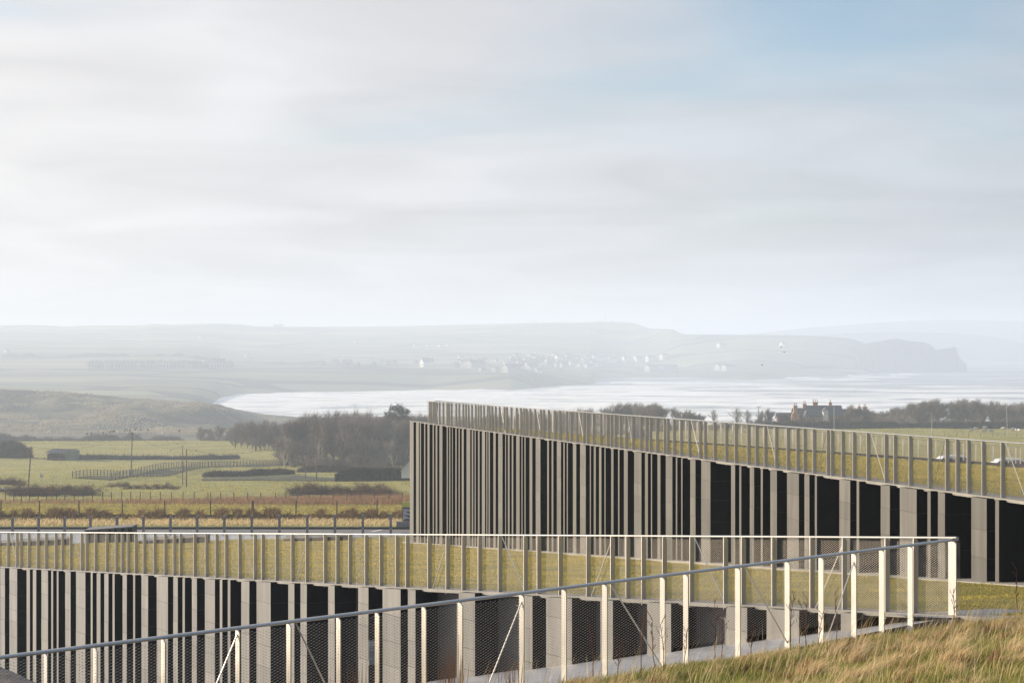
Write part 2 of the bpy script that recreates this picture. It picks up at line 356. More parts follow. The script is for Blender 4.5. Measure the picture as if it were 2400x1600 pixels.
# hillside across the bay
SKY = np.array([(-1800, 764), (0, 759), (60, 758), (110, 759), (150, 762), (215, 759), (330, 759), (355, 755), (400, 757), (520, 754), (570, 757), (600, 761), (660, 762), (850, 762), (960, 760), (1080, 757), (1200, 754), (1270, 752), (1380, 751), (1400, 749), (1440, 750), (1475, 751), (1500, 757), (1520, 766), (1545, 767), (1575, 767), (1590, 775), (1605, 780), (1700, 781), (1860, 782), (1910, 784), (1990, 789), (2005, 794), (2040, 806), (2070, 815), (2100, 825)])
SHORE = np.array([(-1800, 990), (430, 988), (470, 968), (495, 950), (515, 932), (560, 923), (700, 920), (850, 917), (1000, 913), (1200, 914), (1290, 906), (1390, 901), (1400, 886), (1600, 884), (1750, 890), (1850, 886), (2000, 880), (2100, 870)])
xis = np.concatenate([np.linspace(-1800, -50, 50), np.linspace(-40, 2100, 360)])
V = []; rows = 26
for xi in xis:
    sy = np.interp(xi, SHORE[:, 0], SHORE[:, 1]); ky = np.interp(xi, SKY[:, 0], SKY[:, 1])
    d0 = 60 * F / (sy - 800); d1 = np.interp(xi, [-1800, 1480, 1600, 2000, 2100], [5200, 5200, 4350, 4150, 3900]); zr = -(ky - 800) / F * d1
    near = np.clip((1390 - xi) / 150, 0, 1)
    zb = -60 if xi > 470 else -60 + min(1, (470 - xi) / 120) * 7
    ctrl = [(d0 - 25, -64 if xi > 470 else zb - 6), (d0, zb), (max(d0 + 130, 2420 * near), -52 + 8 * near), (max(d0 + 320, 2620 * near), -48 + 9 * near), (d0 + .35 * (d1 - d0), -42 + 9 * near), (d0 + .72 * (d1 - d0), (zr - 42) * .5 + 4), (d1, zr), (d1 + 400, zr - 30)]
    ctrl = np.array(ctrl)
    for d in np.interp(np.linspace(0, 7, rows), np.arange(8), ctrl[:, 0]):
        z = np.interp(d, ctrl[:, 0], ctrl[:, 1])
        X = (xi - 1200) / F * d
        if d > d0 + 100 and d < d1 - 120: z += 9 * (float(fbm(X / 300, d / 300)) - .47) * min(1, (d1 - d) / 500)
        V.append((X, d, z))
nx = len(xis); i = np.arange(nx * rows).reshape(nx, rows)
Fc = np.stack([i[:-1, :-1], i[1:, :-1], i[1:, 1:], i[:-1, 1:]], -1).reshape(-1, 4)
tag(link('far_hillside', np_mesh('far_hillside', V, Fc, [M_HILL], smooth=True)), kind='structure')
HILL = np.array(V).reshape(nx, rows, 3); HILL_N = nx
def far_hill_z(X, D):
    V_ = HILL; xi = 1200 + F * X / D
    k = int(np.clip(np.searchsorted(xis, xi), 0, HILL_N - 1)); c = V_[k]
    return float(np.interp(D, c[:, 1], c[:, 2]))
def headland(name, prof, D, depth, zb=-61):
    V = []; n = len(prof)
    px = np.array([p[0] for p in prof], float); py = np.array([p[1] for p in prof], float)
    xs = np.linspace(px[0], px[-1], 160)
    for x in xs:
        y = np.interp(x, px, py) + (0.9 * (float(fbm(x / 9, D / 100)) - .47) if 0 < x else 0)
        jit = 90 * (float(fbm(x / 40, 3.3, 3)) - .47)
        zt = -(y - 800) / F * D
        for (dd, zz) in ((-40 + jit, zb), (-6 + jit, zt * .55 + zb * .45), (jit, zt), (depth * .5, zt + 2), (depth, zb)):
            V.append(((x - 1200) / F * (D + dd), D + dd, max(zz, zb)))
    i = np.arange(len(xs) * 5).reshape(len(xs), 5)
    Fc = np.stack([i[:-1, :-1], i[1:, :-1], i[1:, 1:], i[:-1, 1:]], -1).reshape(-1, 4)
    return tag(link(name, np_mesh(name, V, Fc, [M_FARL], smooth=False)), kind='structure')
headland('headland', [(1985, 815), (2020, 808), (2060, 802), (2085, 797), (2103, 795), (2118, 799), (2140, 802), (2165, 804), (2180, 809), (2188, 817), (2193, 822), (2205, 821), (2225, 817), (2240, 815), (2243, 822), (2247, 838), (2256, 850), (2266, 857)], 3900, 250)
headland('distant_headland', [(1500, 812), (1700, 798), (1850, 788), (2000, 781), (2100, 778), (2200, 780), (2300, 787), (2330, 790), (2370, 799), (2400, 806), (2440, 812), (2500, 818)], 5900, 400)
headland('distant_coast', [(1400, 806), (1700, 790), (1900, 768), (2050, 757), (2150, 751), (2230, 749), (2320, 751), (2420, 754), (2700, 762)], 7000, 400)
# breaking waves: long low crests of foam
def wave(cx, cy, length, h, ang):
    n = 26; V = []; D = 60 * F / (cy - 800); X0 = XI(cx, D)
    for k in range(n):
        s = (k / (n - 1) - .5) * length; e = max(0, 1 - (2 * k / (n - 1) - 1) ** 2) ** .6
        hh = h * .62 * e * (.35 + 1.3 * float(fbm(s / 12 + cx, cy / 7., 4))); bx = X0 + s * math.cos(ang); by = D + s * math.sin(ang) + 10 * (float(fbm(s / 30, cx)) - .5)
        for dy, zz in ((-22, -.5), (-7, hh * .5), (0, hh * .62), (4, hh * .3), (12, -.5)): V.append((bx, by + dy, -60 + zz))
    i = np.arange(n * 5).reshape(n, 5); Fc = np.stack([i[:-1, :-1], i[1:, :-1], i[1:, 1:], i[:-1, 1:]], -1).reshape(-1, 4)
    o = link('breaking_wave', np_mesh('breaking_wave', V, Fc, [M_FOAM], smooth=True))
    return tag(o, 'white foaming crest of a wave breaking in the bay', 'wave', 'waves breaking in the bay')
for a in ((800, 952, 60, 6, .5), (1000, 920, 60, 5, .2), (910, 926, 50, 4, .3), (1245, 925, 70, 6.5, .5), (1330, 908, 80, 5, .2), (1440, 897, 70, 4, 0), (1520, 899, 50, 3.5, .1), (1640, 898, 110, 4.5, .25), (1760, 902, 90, 4, .1),
          (720, 921, 80, 3.5, .1), (1880, 886, 60, 5, 0), (1960, 890, 140, 4.5, .1), (2060, 884, 120, 4, .3), (2170, 866, 90, 13, .1), (2230, 866, 70, 7, .1), (700, 955, 40, 2.5, 0), (1130, 915, 60, 4, .1), (1420, 930, 90, 3.5, .3), (1560, 918, 90, 3, .2), (1850, 908, 80, 3, 0), (1100, 935, 80, 3, .2), (960, 942, 70, 3, .2), (620, 930, 60, 3, .1), (660, 940, 90, 3, .1), (850, 936, 70, 3.5, .15), (1180, 928, 60, 4, .2), (1300, 920, 60, 4, .2), (760, 965, 60, 3.5, .3), (580, 950, 70, 3, .2), (880, 962, 50, 3, .2), (1480, 912, 80, 3.5, .1), (1700, 912, 90, 3.5, .1), (2120, 878, 60, 5, .2), (1990, 880, 80, 4, .1)): wave(*a)

# near grounds -----------------------------------------------------
def poly_grid(name, inside, x0, x1, y0, y1, step, zf, m):
    xs = np.arange(x0, x1 + step, step); ys = np.arange(y0, y1 + step, step)
    X, Y = np.meshgrid(xs, ys); Z = zf(X, Y); V = np.stack([X, Y, Z], -1).reshape(-1, 3)
    i = np.arange(X.size).reshape(X.shape)
    Fc = np.stack([i[:-1, :-1], i[:-1, 1:], i[1:, 1:], i[1:, :-1]], -1).reshape(-1, 4)
    c = V[Fc].mean(1); Fc = Fc[inside(c[:, 0], c[:, 1])]
    return tag(link(name, np_mesh(name, V, Fc, [m], smooth=True)), kind='structure')
def side(x, y, p, d): return (x - p.x) * d.y - (y - p.y) * d.x          # >0: right of d
# strip grids in line coordinates so edges follow the walls
def strip(name, p, d, n, s0, s1, w0, w1, zf, m, ns=60, nw=40, bump=0):
    S, W = np.meshgrid(np.linspace(s0, s1, ns), np.linspace(0, 1, nw))
    w_lo = w0(S) if callable(w0) else w0; w_hi = w1(S) if callable(w1) else w1
    Wd = w_lo + (w_hi - w_lo) * W
    X = p.x + d.x * S + n.x * Wd; Y = p.y + d.y * S + n.y * Wd; Z = zf(X, Y) + (bump * (fbm(X * .5, Y * .5) - .47) if bump else 0)
    V = np.stack([X, Y, Z], -1).reshape(-1, 3); i = np.arange(S.size).reshape(S.shape)
    Fc = np.stack([i[:-1, :-1], i[:-1, 1:], i[1:, 1:], i[1:, :-1]], -1).reshape(-1, 4)
    return tag(link(name, np_mesh(name, V, Fc, [m], smooth=True)), kind='structure')
LAWN_W = lambda s: -(6 + np.clip(s, 0, 200) * 0 + 40)
strip('lawn', C, T, NN, -14, 92, lambda s: s * 0 - .05, lambda s: -42 + s * 0, lawn_z, M_LAWN, 90, 40, .12)
strip('roof_lawn', FA, FD, -FN, -22, 66, .05, lambda s: np.interp(s, [-22, 60.5, 66], [75, .9, .3]), roof_z, M_LAWN, 70, 40, .10)
strip('grass_bank', C, ND, -T, -14, 24, lambda s: s * 0 + 0.02, lambda s: s * 0 + 30, lambda X, Y: bank_z(X, Y) + .10 * (fbm(X * .9, Y * .9, 3) - .47), M_BANK, 150, 110)
strip('ramp_path', C, ND, T, -.4, 12.6, .07, 46, path_z, M_PATH, 16, 30)
# head of the path: a small paved pad by the corner post
strip('paved_pad', C, ND, T, -1.7, .4, -.12, 1.0, lambda X, Y: lawn_z(X, Y) + .015 + X * 0, M_PATH, 6, 6)
# court, road, verge beyond the lawn
strip('court', Vector((0, 0)), Vector((1, 0)), Vector((0, 1)), -60, 6, 96, 158.2, lambda X, Y: np.interp(Y, A_PROF[:, 0], A_PROF[:, 1]) + .0, M_PLAZA, 12, 40)
strip('road', Vector((0, 0)), Vector((1, 0)), Vector((0, 1)), -60, 6, 147.5, 158, lambda X, Y: np.interp(Y, A_PROF[:, 0], A_PROF[:, 1]) + .012, M_ROAD, 12, 10)
k = MB().box(-60, 4, 158, 158.3, -15.3, -14.72); tag(k.build('kerb', M_KERB), kind='structure')
k = MB()
k.add([(XI(868, 150), 150.0, gz(-10, 150) + .02), (XI(876, 150), 150.0, gz(-10, 150) + .02), (XI(896, 154), 156.0, gz(-10, 156) + .02), (XI(888, 154), 156.0, gz(-10, 156) + .02)], [(0, 1, 2, 3)])
for v in range(4): k.v[v] = (k.v[v][0], k.v[v][1], float(np.interp(k.v[v][1], A_PROF[:, 0], A_PROF[:, 1])) + .03)
tag(k.build('road_marking', M_WHITE), kind='structure')

# ------------------------------------------------------------------ walls of basalt columns
def parse(off, s):                              # stripes measured along the wall, in columns of the survey picture
    return [(off + a / 3.92, off + b / 3.92) for a, b in s]
FAR = parse(900, [(235,273),(293,322),(328,340),(367,381),(397,420),(446,459),(472,491),(507,538),(574,588),(597,611),(624,632),(654,668),(683,697),(712,733),(756,793),(804,821),(832,842),(861,879),(897,929),(940,950),(960,973),(1002,1027),(1047,1090),(1112,1121),(1136,1155),(1171,1189),(1212,1247),(1262,1272),(1289,1301),(1335,1364),(1391,1438),(1497,1516),(1537,1557),(1586,1628),(1647,1660),(1678,1690),(1733,1768),(1799,1855),(1888,1902),(1925,1948),(1973,1998),(2023,2037),(2085,2110),(2148,2164),(2202,2241),(2296,2367)])
FAR += parse(1500, [(43,74),(98,112),(158,189),(234,298),(327,344),(376,392),(459,511),(560,648),(835,875),(910,932),(1007,1050),(1107,1129),(1195,1259),(1348,1461),(1508,1557),(1604,1627)])
FAR += parse(1900, [(261,364),(420,447),(641,729),(816,974),(1070,1103),(1167,1235),(1473,1618),(1693,1731),(1990,2120),(2200,2260),(2400,2560)])
MID = parse(0, [(-160,-95),(-60,-30),(0,45),(85,157),(243,274),(301,333),(379,441),(470,488),(520,537),(598,648),(697,784),(833,851),(887,922),(957,996),(1033,1053),(1125,1165),(1222,1241),(1299,1361),(1439,1543),(1590,1633),(1676,1698),(1761,1808),(1881,1974),(2018,2042),(2091,2116),(2215,2290)])
MID += parse(600, [(4,134),(295,352),(407,466),(662,722),(938,1033),(1162,1328),(1394,1465),(1861,2011)])
MID += parse(1200, [(62,187),(313,551),(811,927),(1240,1461),(1966,2160),(2338,2639)])
MID += parse(1800, [(668,798)])
def column_wall(name, p, d, n, stripes, top, bottom, depth, label, min_px, s_lo, s_hi, local_front=.0, core_back=.9, stone=None, trim=0.15):
    """d runs away from the camera, n points out of the face; local x runs along d, local y along n"""
    rz = math.atan2(d.y, d.x)
    root = empty(name, (p.x, p.y, 0), rz); tag(root, label, 'wall')
    flip = 1 if (Vector((math.cos(rz + math.pi / 2), math.sin(rz + math.pi / 2))).dot(n) > 0) else -1
    assert flip == 1, name
    rs = random.Random(5); M_S = stone or M_STONE
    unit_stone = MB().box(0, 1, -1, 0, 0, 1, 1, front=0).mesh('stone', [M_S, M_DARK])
    zt = lambda u: top(p.x + d.x * u, p.y + d.y * u); zb = lambda u: bottom(p.x + d.x * u, p.y + d.y * u)
    # wall behind the columns
    b = MB(); nseg = 40
    us = [s_lo + (s_hi - s_lo) * q / nseg for q in range(nseg + 1)]
    for a, c in zip(us[:-1], us[1:]): b.box(a, c, -depth - core_back, -depth, min(zb(a), zb(c)) - 1.2, 0, 0, zt=(zt(a) - .10, zt(c) - .10))
    b.build('recess_face', M_BACK, root)
    cp = MB()
    for a, c in zip(us[:-1], us[1:]):
        f_ = -.15
        cp.add([(a, -.47, zt(a) - .055), (c, -.47, zt(c) - .055), (c, f_, zt(c) - .055), (a, f_, zt(a) - .055),
                (a, -.47, zt(a) + .006), (c, -.47, zt(c) + .006), (c, f_, zt(c) + .006), (a, f_, zt(a) + .006)],
               [(0, 3, 2, 1), (4, 5, 6, 7), (0, 1, 5, 4), (1, 2, 6, 5), (2, 3, 7, 6), (3, 0, 4, 7)])
    cp.build('coping', M_COPE, root)
    cols = []
    for (xa, xb) in stripes:
        pp = Vector((p.x + n.x * local_front, p.y + n.y * local_front))
        sh_ = trim if xb - xa > 3.5 else trim * .4; ua, ub = sorted((on_line(xa + sh_, pp, d), on_line(xb - sh_, pp, d)))
        if ub < s_lo or ua > s_hi: continue
        z0 = min(zb(ua), zb(ub)) - .5; ta, tb = zt(ua) - .02, zt(ub) - .02
        big = (xb - xa) >= min_px and zt(ua) - zb(ua) > .5
        y1 = rs.uniform(-.003, .0)
        if not big:
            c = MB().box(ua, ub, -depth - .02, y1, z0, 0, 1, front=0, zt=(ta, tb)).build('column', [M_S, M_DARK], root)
        else:
            e = .008
            c = MB().box(ua + e, ub - e, -depth - .02, y1 - e, z0, 0, 0, zt=(ta - .01, tb - .01)).build('column', [M_JOINT], root)
            z = zt(ua) - .02; first = True; zend = zb((ua + ub) / 2) - .05
            while z > zend:
                h = rs.uniform(.34, .72)
                if first: 
                    h = rs.uniform(.3, .6); zl = min(ta, tb) - h
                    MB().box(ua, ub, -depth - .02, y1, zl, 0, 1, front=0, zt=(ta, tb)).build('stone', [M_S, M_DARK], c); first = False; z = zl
                else:
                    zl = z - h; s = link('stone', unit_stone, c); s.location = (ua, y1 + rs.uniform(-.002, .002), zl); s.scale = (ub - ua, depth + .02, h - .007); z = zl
        cols.append((ua, ub, xa, xb, y1))
    return root, cols
col_low = lambda z: (lambda x, y: z)
far_root, far_cols = column_wall('basalt_building_wall', FA + FN * .30, FD, FN, FAR, lambda x, y: roof_z(x, y) + .02, lambda x, y: lawn_z(x, y) - .1, .62,
    'tall basalt column wall of the grass-roofed building', 10.5, -26.0, 64, 0, stone=M_STONE_B, trim=.5)
mid_root, mid_cols = column_wall('basalt_retaining_wall', C + NN * .28 + T * 0, T, NN, MID, lambda x, y: lawn_z(x, y) + .02, path_z, .5,
    'basalt column retaining wall along the sunken ramp', 9, -1.0, 50, 0)
# footing strip along the foot of the building wall
b = MB()
rz = math.atan2(FD.y, FD.x); ft = empty('wall_footing', (FA.x + FN.x * .3, FA.y + FN.y * .3, 0), rz); tag(ft, 'low pale concrete edging along the foot of the tall column wall', 'edging')
for q in range(60):
    a, c = -26 + q * 1.5, -26 + (q + 1) * 1.5
    za = lawn_z(FA.x + FD.x * a, FA.y + FD.y * a); zc_ = lawn_z(FA.x + FD.x * c, FA.y + FD.y * c)
    b.add([(a, -.7, za - .4), (c, -.7, zc_ - .4), (c, .25, zc_ - .4), (a, .25, za - .4), (a, -.7, za + .035), (c, -.7, zc_ + .035), (c, .25, zc_ + .035), (a, .25, za + .035)],
          [(0, 3, 2, 1), (4, 5, 6, 7), (0, 1, 5, 4), (1, 2, 6, 5), (2, 3, 7, 6), (3, 0, 4, 7)])
b.build('concrete_strip', M_CONC, ft)
# body of the building behind the wall (end and back faces)
tip = FA + FD * 65.2; bk = FA + FD * 0 + Vector((28, 30)).normalized() * 0
BFd = Vector((28.1, 30)).normalized()           # back railing direction from the far tip
q0 = tip + FN * .3; q1 = tip - FN * .5; q2 = FB + BFd * 75; q3 = FA - FD * 24 - FN * .5
bn = Vector((BFd.y, -BFd.x)) * .4; V = []
for q in (q1, q2, q2 + bn, q1 + bn): V += [(q.x, q.y, -20), (q.x, q.y, roof_z(q.x, q.y) - .05)]
tag(link('building_back_wall', np_mesh('building_back_wall', V, [(0, 2, 3, 1), (2, 4, 5, 3), (4, 6, 7, 5), (6, 0, 1, 7), (1, 3, 5, 7)], [M_STONE_B])), 'plain back wall of the grass-roofed building', 'wall')

# ------------------------------------------------------------------ railings with fins and expanded mesh
def expanded(length, z_lo, z_hi, W, H, slope, keep=None, bw=.15, bh=.17, st=.0016, dp=.0045):
    """expanded-metal sheet in the local xz plane, sheared by slope(x)"""
    nx = int(length / (W / 2)); nz = int((z_hi - z_lo) / H)
    I, J = np.meshgrid(np.arange(nx + 1), np.arange(nz + 1)); I = I.ravel(); J = J.ravel()
    bx = I * W / 2; bz = z_lo + J * H + (I % 2) * H / 2
    ok = bz < z_hi; I = I[ok]; J = J[ok]; bx = bx[ok]; bz = bz[ok]
    Vs = []; Fs = []
    def quads(a, b, c, d):
        base = sum(len(v) for v in Vs); V = np.stack([a, b, c, d], 1).reshape(-1, 3); Vs.append(V)
        n = len(V) // 4; Fs.append(base + np.arange(n * 4).reshape(n, 4))
    zz = np.zeros_like(bx)
    hw, hh = W * bw, H * bh
    quads(np.stack([bx - hw, zz + dp * .3, bz - hh], 1), np.stack([bx + hw, zz + dp * .3, bz - hh], 1), np.stack([bx + hw, zz - dp * .3, bz + hh], 1), np.stack([bx - hw, zz - dp * .3, bz + hh], 1))
    for sg in (1, -1):
        x0 = bx + hw; x1 = bx + W / 2 - hw; z0 = bz; z1 = bz + sg * H / 2
        k = (z1 < z_hi) & (z1 > z_lo - 1e-6) & (x1 < length); x0, x1, z0, z1 = x0[k], x1[k], z0[k], z1[k]; o = np.zeros_like(x0)
        quads(np.stack([x0, o + dp, z0 - st], 1), np.stack([x1, o + dp, z1 - st], 1), np.stack([x1, o - dp, z1 + st], 1), np.stack([x0, o - dp, z0 + st], 1))
    V = np.concatenate(Vs); Fc = np.concatenate(Fs)
    V[:, 2] += slope * V[:, 0]
    return V, Fc
def oval_rail(length, slope, z, y, ry, rz, mat_, parent, x0=0, n=10):
    V = []; 
    for x in (x0, length):
        for i in range(n):
            t = 2 * math.pi * i / n; V.append((x, y + ry * math.cos(t), z + slope * x + rz * math.sin(t)))
    Fs = [(i, (i + 1) % n, n + (i + 1) % n, n + i) for i in range(n)] + [tuple(range(n)), tuple(range(2 * n - 1, n - 1, -1))]
    b = MB(); b.add(V, Fs); return b.build('top_rail', mat_, parent)
def railing(name, label, p, d, fin_side, z0, slope, length, posts, rods, group=None, H=1.1, W=.06, HC=.029, mesh_lo=.06, fin_d=.092, thick=.012, mesh_len=None, mb=(.07, .125), rail=(.03, .016), corner=None):
    """p start, d direction, fin_side = unit vector on whose side the fins stand; z0 base height at p"""
    rz = math.atan2(d.y, d.x); root = empty(name, (p.x, p.y, z0), rz); tag(root, label, 'railing', group)
    sgn = 1 if Vector((-d.y, d.x)).dot(fin_side) > 0 else -1
    o = sgn * .004; e = sgn * fin_d
    fin = bpy.data.meshes.new('post')
    h = H - .01; y0, y1 = sorted((o, e))
    outer, inner = (e, o)
    prof = [(inner, -.03), (outer, -.03), (outer, h - .01), (outer - sgn * .02, h), (inner + sgn * .045, h), (inner, h - .05)]
    V = [(-thick / 2, y, z) for y, z in prof] + [(thick / 2, y, z) for y, z in prof]; k = len(prof)
    Fs = [tuple(range(k)), tuple(range(2 * k - 1, k - 1, -1))] + [(i, k + i, k + (i + 1) % k, (i + 1) % k) for i in range(k)]
    fin.from_pydata(V, [], Fs); fin.materials.append(M_STEEL); fin.update()
    bm = bmesh.new(); bm.from_mesh(fin); bmesh.ops.recalc_face_normals(bm, faces=bm.faces); bm.to_mesh(fin); bm.free()
    for u in posts:
        po = link('post', fin, root, (u, 0, slope * u))
        if corner and abs(u - corner) < 1e-6: po.scale = (1.3, 1.55, 1)
    oval_rail(length, slope, H - rail[1] * .4, outer - sgn * .028, rail[0], rail[1], M_STEEL, root, x0=-.02)
    b = MB()
    bar = [(0, mesh_lo), (length, mesh_lo)]
    for ut, ub in rods:
        MB().tube((ut, e * .5, H - .03 + slope * ut), (ub, e * .5, .02 + slope * ub), .0085, n=6).build('brace_rod', M_STEEL, root)
    V, Fc = expanded(mesh_len or length, mesh_lo, H - .035, W, HC, slope, bw=mb[0], bh=mb[1], st=.0004 * HC / .029, dp=.0009 * HC / .029)
    m = link('expanded_mesh', np_mesh('expanded_mesh', V, Fc, [M_MESHM]), root); m['kind'] = 'stuff'
    return root
def cols_on(off, xs, p, d): return [on_line(off + x / 3.92, p, d) for x in xs]
# middle railing, on the retaining wall; fins on the ramp side
pm = C
midp = cols_on(0, [-90,-20,65,145,183,255,338,413,502,563,640,740,787,868,972,1058,1113,1167,1237,1315,1410,1508,1590,1648,1778,1885,1978,2067,2190,2330], pm + NN * .09, T)
midp += cols_on(600, [50,178,322,455,622,735,850,1000,1135,1282,1375,1577,1745,1892,2040,2225], pm + NN * .09, T)
midp += cols_on(1200, [107,230,428,683,905,1047,1190,1382,1633,1943,2107], pm + NN * .09, T) + cols_on(1800, [35,385,682,1075,1335], pm + NN * .09, T)
def rods_on(lst, p, d): return [(on_line(o + a / 3.92, p, d), on_line(o + b / 3.92, p, d)) for o, a, b in lst]
midr = rods_on([(0,88,168),(0,426,372),(0,672,753),(0,1082,1003),(0,1348,1432),(0,1912,1808),(0,2220,2345),(600,482,362),(600,885,1020),(600,1777,1617),(600,2258,2482),(1200,925,720),(1200,1675,1970),(1800,712,425)], pm + NN * .05, T)
z_c = -3.70; mid_sl = (-7.0 + 3.70) / 41.5
railing('mesh_railing', 'steel mesh railing on top of the basalt retaining wall, above the ramp', pm, T, NN, z_c, mid_sl, 50, midp, midr)
# near railing: fins on the ramp side, mesh on the grass bank side
nearp = cols_on(0, [-330, 440, 893, 1520, 2205], C, ND) + cols_on(600, [322, 780, 1137, 1567, 1900], C, ND) + cols_on(1200, [113, 502, 877, 1408, 1622, 2100], C, ND) + cols_on(1800, [203, 513, 815, 1070, 1333], C, ND) + [.06]
nearr = []
nl = 15.5; near_sl = (-3.005 + 2.63) / 13.2
nearr = rods_on([(0,2215,1790),(600,385,800),(1200,135,-230),(1200,930,1400),(1200,2165,2572),(1800,840,560)], C, ND)
railing('mesh_railing', 'steel mesh railing on the grass bank at the head of the ramp', C, ND, T, -3.73, near_sl, nl, nearp, nearr, W=.066, HC=.031, mesh_lo=.23, rail=(.03, .02), corner=.06)
# railing along the building front
pf = FB + FD * .2
farp = cols_on(900, [412,425,445,462,480,503,537,572,590,613,655,683,720,745,770,800,835,860,882,910,945,960,985,1018,1055,1098,1120,1162,1210,1250,1278,1300,1335,1380,1433,1460,1505,1562,1608,1672,1712,1765,1828,1862,1915,1985,2045,2080,2115,2165,2215,2278], pf + FN * .09, -FD)
farp += cols_on(1500, [0,48,87,147,217,247,303,368,443,542,588,675,782,870,985,1060,1140,1240,1348,1435,1500,1588,1713,1753,1850], pf + FN * .09, -FD) + cols_on(1900, [387,515,678,762,903,1080,1238,1335,1437,1573,1748,1985,2120,2300,2420], pf + FN * .09, -FD)
farr = rods_on([(900,482,502),(900,785,805),(900,1072,1115),(900,1400,1447),(900,1787,1842),(900,2237,2290),(1500,470,557),(1500,1168,1262),(1500,217,170),(1500,868,808),(1900,145,55),(1900,553,693),(1900,1235,1115),(1900,1790,1985)], pf + FN * .05, -FD)
zf0 = roof_z(pf.x, pf.y); pe = pf - FD * 64; far_sl = (roof_z(pe.x, pe.y) - zf0) / 64
railing('mesh_railing', 'long steel mesh railing along the edge of the grass roof above the tall column wall', pf, -FD, FN, zf0, far_sl, 64, farp, farr, W=.078, HC=.038)
# railing along the back of the roof
zb0 = roof_z(pf.x, pf.y); pb = pf + BFd * 70; back_sl = (roof_z(pb.x, pb.y) - zb0) / 70
rs = random.Random(3); bp_ = []; u = .8
while u < 69: bp_.append(u); u += rs.uniform(.5, 1.2)
railing('mesh_railing', 'steel mesh railing along the back edge of the grass roof', pf + Vector((.3, .2)), BFd, -FN, zb0, back_sl, 70, bp_, [(6, 5.2), (14, 14.9), (23, 22), (33, 34), (45, 44)], W=.12, HC=.058)

# ------------------------------------------------------------------ small things on the near grounds
# sign on the return of a column
tgt = min(mid_cols, key=lambda c: abs(c[2] - (600 + 938 / 3.92)))
sr = empty('wall_sign', (0, 0, 0)); sr.parent = None
ux = tgt[0] - .002; yy = tgt[4]
rzm = mid_root.rotation_euler.z
base2 = Vector((mid_root.location.x, mid_root.location.y))
def loc2w(u, v): c_, s_ = math.cos(rzm), math.sin(rzm); return Vector((base2.x + u * c_ - v * s_, base2.y + u * s_ + v * c_))
# local frame of the sign: x' runs back along -n (rightwards seen from the bank), y' out of the plate, z up
pw = loc2w(ux, yy)
sr.location = (pw.x, pw.y, P(600 + 1035 / 3.92, 1200 + 1400 / 3.92, pw.y).z); sr.rotation_euler = (0, 0, rzm + math.pi / 2)
tag(sr, 'grey wall sign with white pictograms, text and arrow on a dark column return', 'sign')
SW, SH = .185, .50
MB().box(-SW, -.004, -.0, .012, 0, SH).build('plate', M_SIGN, sr)
def ink(name, rects, z0=.0125): 
    b = MB()
    for x0, x1, a, c in rects: b.box(-x1, -x0, .012, .0145, a, c)
    return b.build(name, M_WHITE, sr)
# the sign faces local +y; seen from the front its left is local +x when looking along -y, so mirror x
mx_ = lambda r: [(SW - b_ + .004, SW - a_ + .004, c_, d_) for a_, b_, c_, d_ in r]
fr = lambda x0, x1, a, c, t=.008: [(x0, x1, a, a + t), (x0, x1, c - t, c), (x0, x0 + t, a + t, c - t), (x1 - t, x1, a + t, c - t)]
sgn_x = lambda r: r
for q, dk in enumerate(([(.025, .035, .398, .44), (.052, .062, .398, .44), (.024, .036, .445, .458), (.051, .063, .445, .458), (.042, .045, .395, .46)], [(.10, .108, .42, .455), (.108, .14, .41, .42), (.13, .14, .395, .44), (.113, .127, .443, .458)])):
    ink('pictogram', [((.010, .080, .382, .472), (.086, .156, .382, .472))[q]])
    b = MB()
    for x0, x1, a_, c_ in dk: b.box(-x1, -x0, .0145, .0165, a_, c_)
    b.build('pictogram_figure', M_SIGN, sr)
ink('text_line', sgn_x([(.012, .02, .335, .37), (.024, .046, .365, .37), (.032, .037, .335, .365), (.052, .07, .335, .34), (.052, .057, .34, .37), (.075, .093, .35, .37), (.098, .106, .335, .37)]))
ink('text_line', sgn_x([(.012, .034, .285, .29), (.02, .026, .29, .32), (.04, .058, .285, .31), (.064, .07, .285, .32), (.076, .094, .285, .305), (.098, .106, .285, .32)]))
b = MB(); b.box(-.05, -.012, .012, .0145, .118, .128); b.add([(-.045, .0146, .095), (-.045, .0146, .152), (-.078, .0146, .123)], [(0, 1, 2)]); b.build('arrow', M_WHITE, sr)

# rough stone wall head across the ramp at the left
wp = Vector((-5.9, 23.0)); rzw = math.atan2(T.y, T.x)
sl = empty('stone_wall_head', (wp.x, wp.y, -3.72), rzw); tag(sl, 'dark wet rough stone wall head opposite the column retaining wall', 'wall')
MB().box(-1.9, 6, 0, 2.2, -2.5, -.12).build('wall', M_SLAB, sl)
V = []; nx_, ny_ = 60, 22
for a in range(nx_):
    for c in range(ny_):
        V.append((-1.95 + 8 * a / (nx_ - 1), -.05 + 2.3 * c / (ny_ - 1), .05 * (float(fbm(a * .4, c * .4)) - .47) + (0 if 0 < c < ny_ - 1 and 0 < a < nx_ - 1 else -.12)))
i = np.arange(nx_ * ny_).reshape(nx_, ny_); Fc = np.stack([i[:-1, :-1], i[1:, :-1], i[1:, 1:], i[:-1, 1:]], -1).reshape(-1, 4)
link('rough_top', np_mesh('rough_top', V, Fc, [M_SLAB], smooth=True), sl)

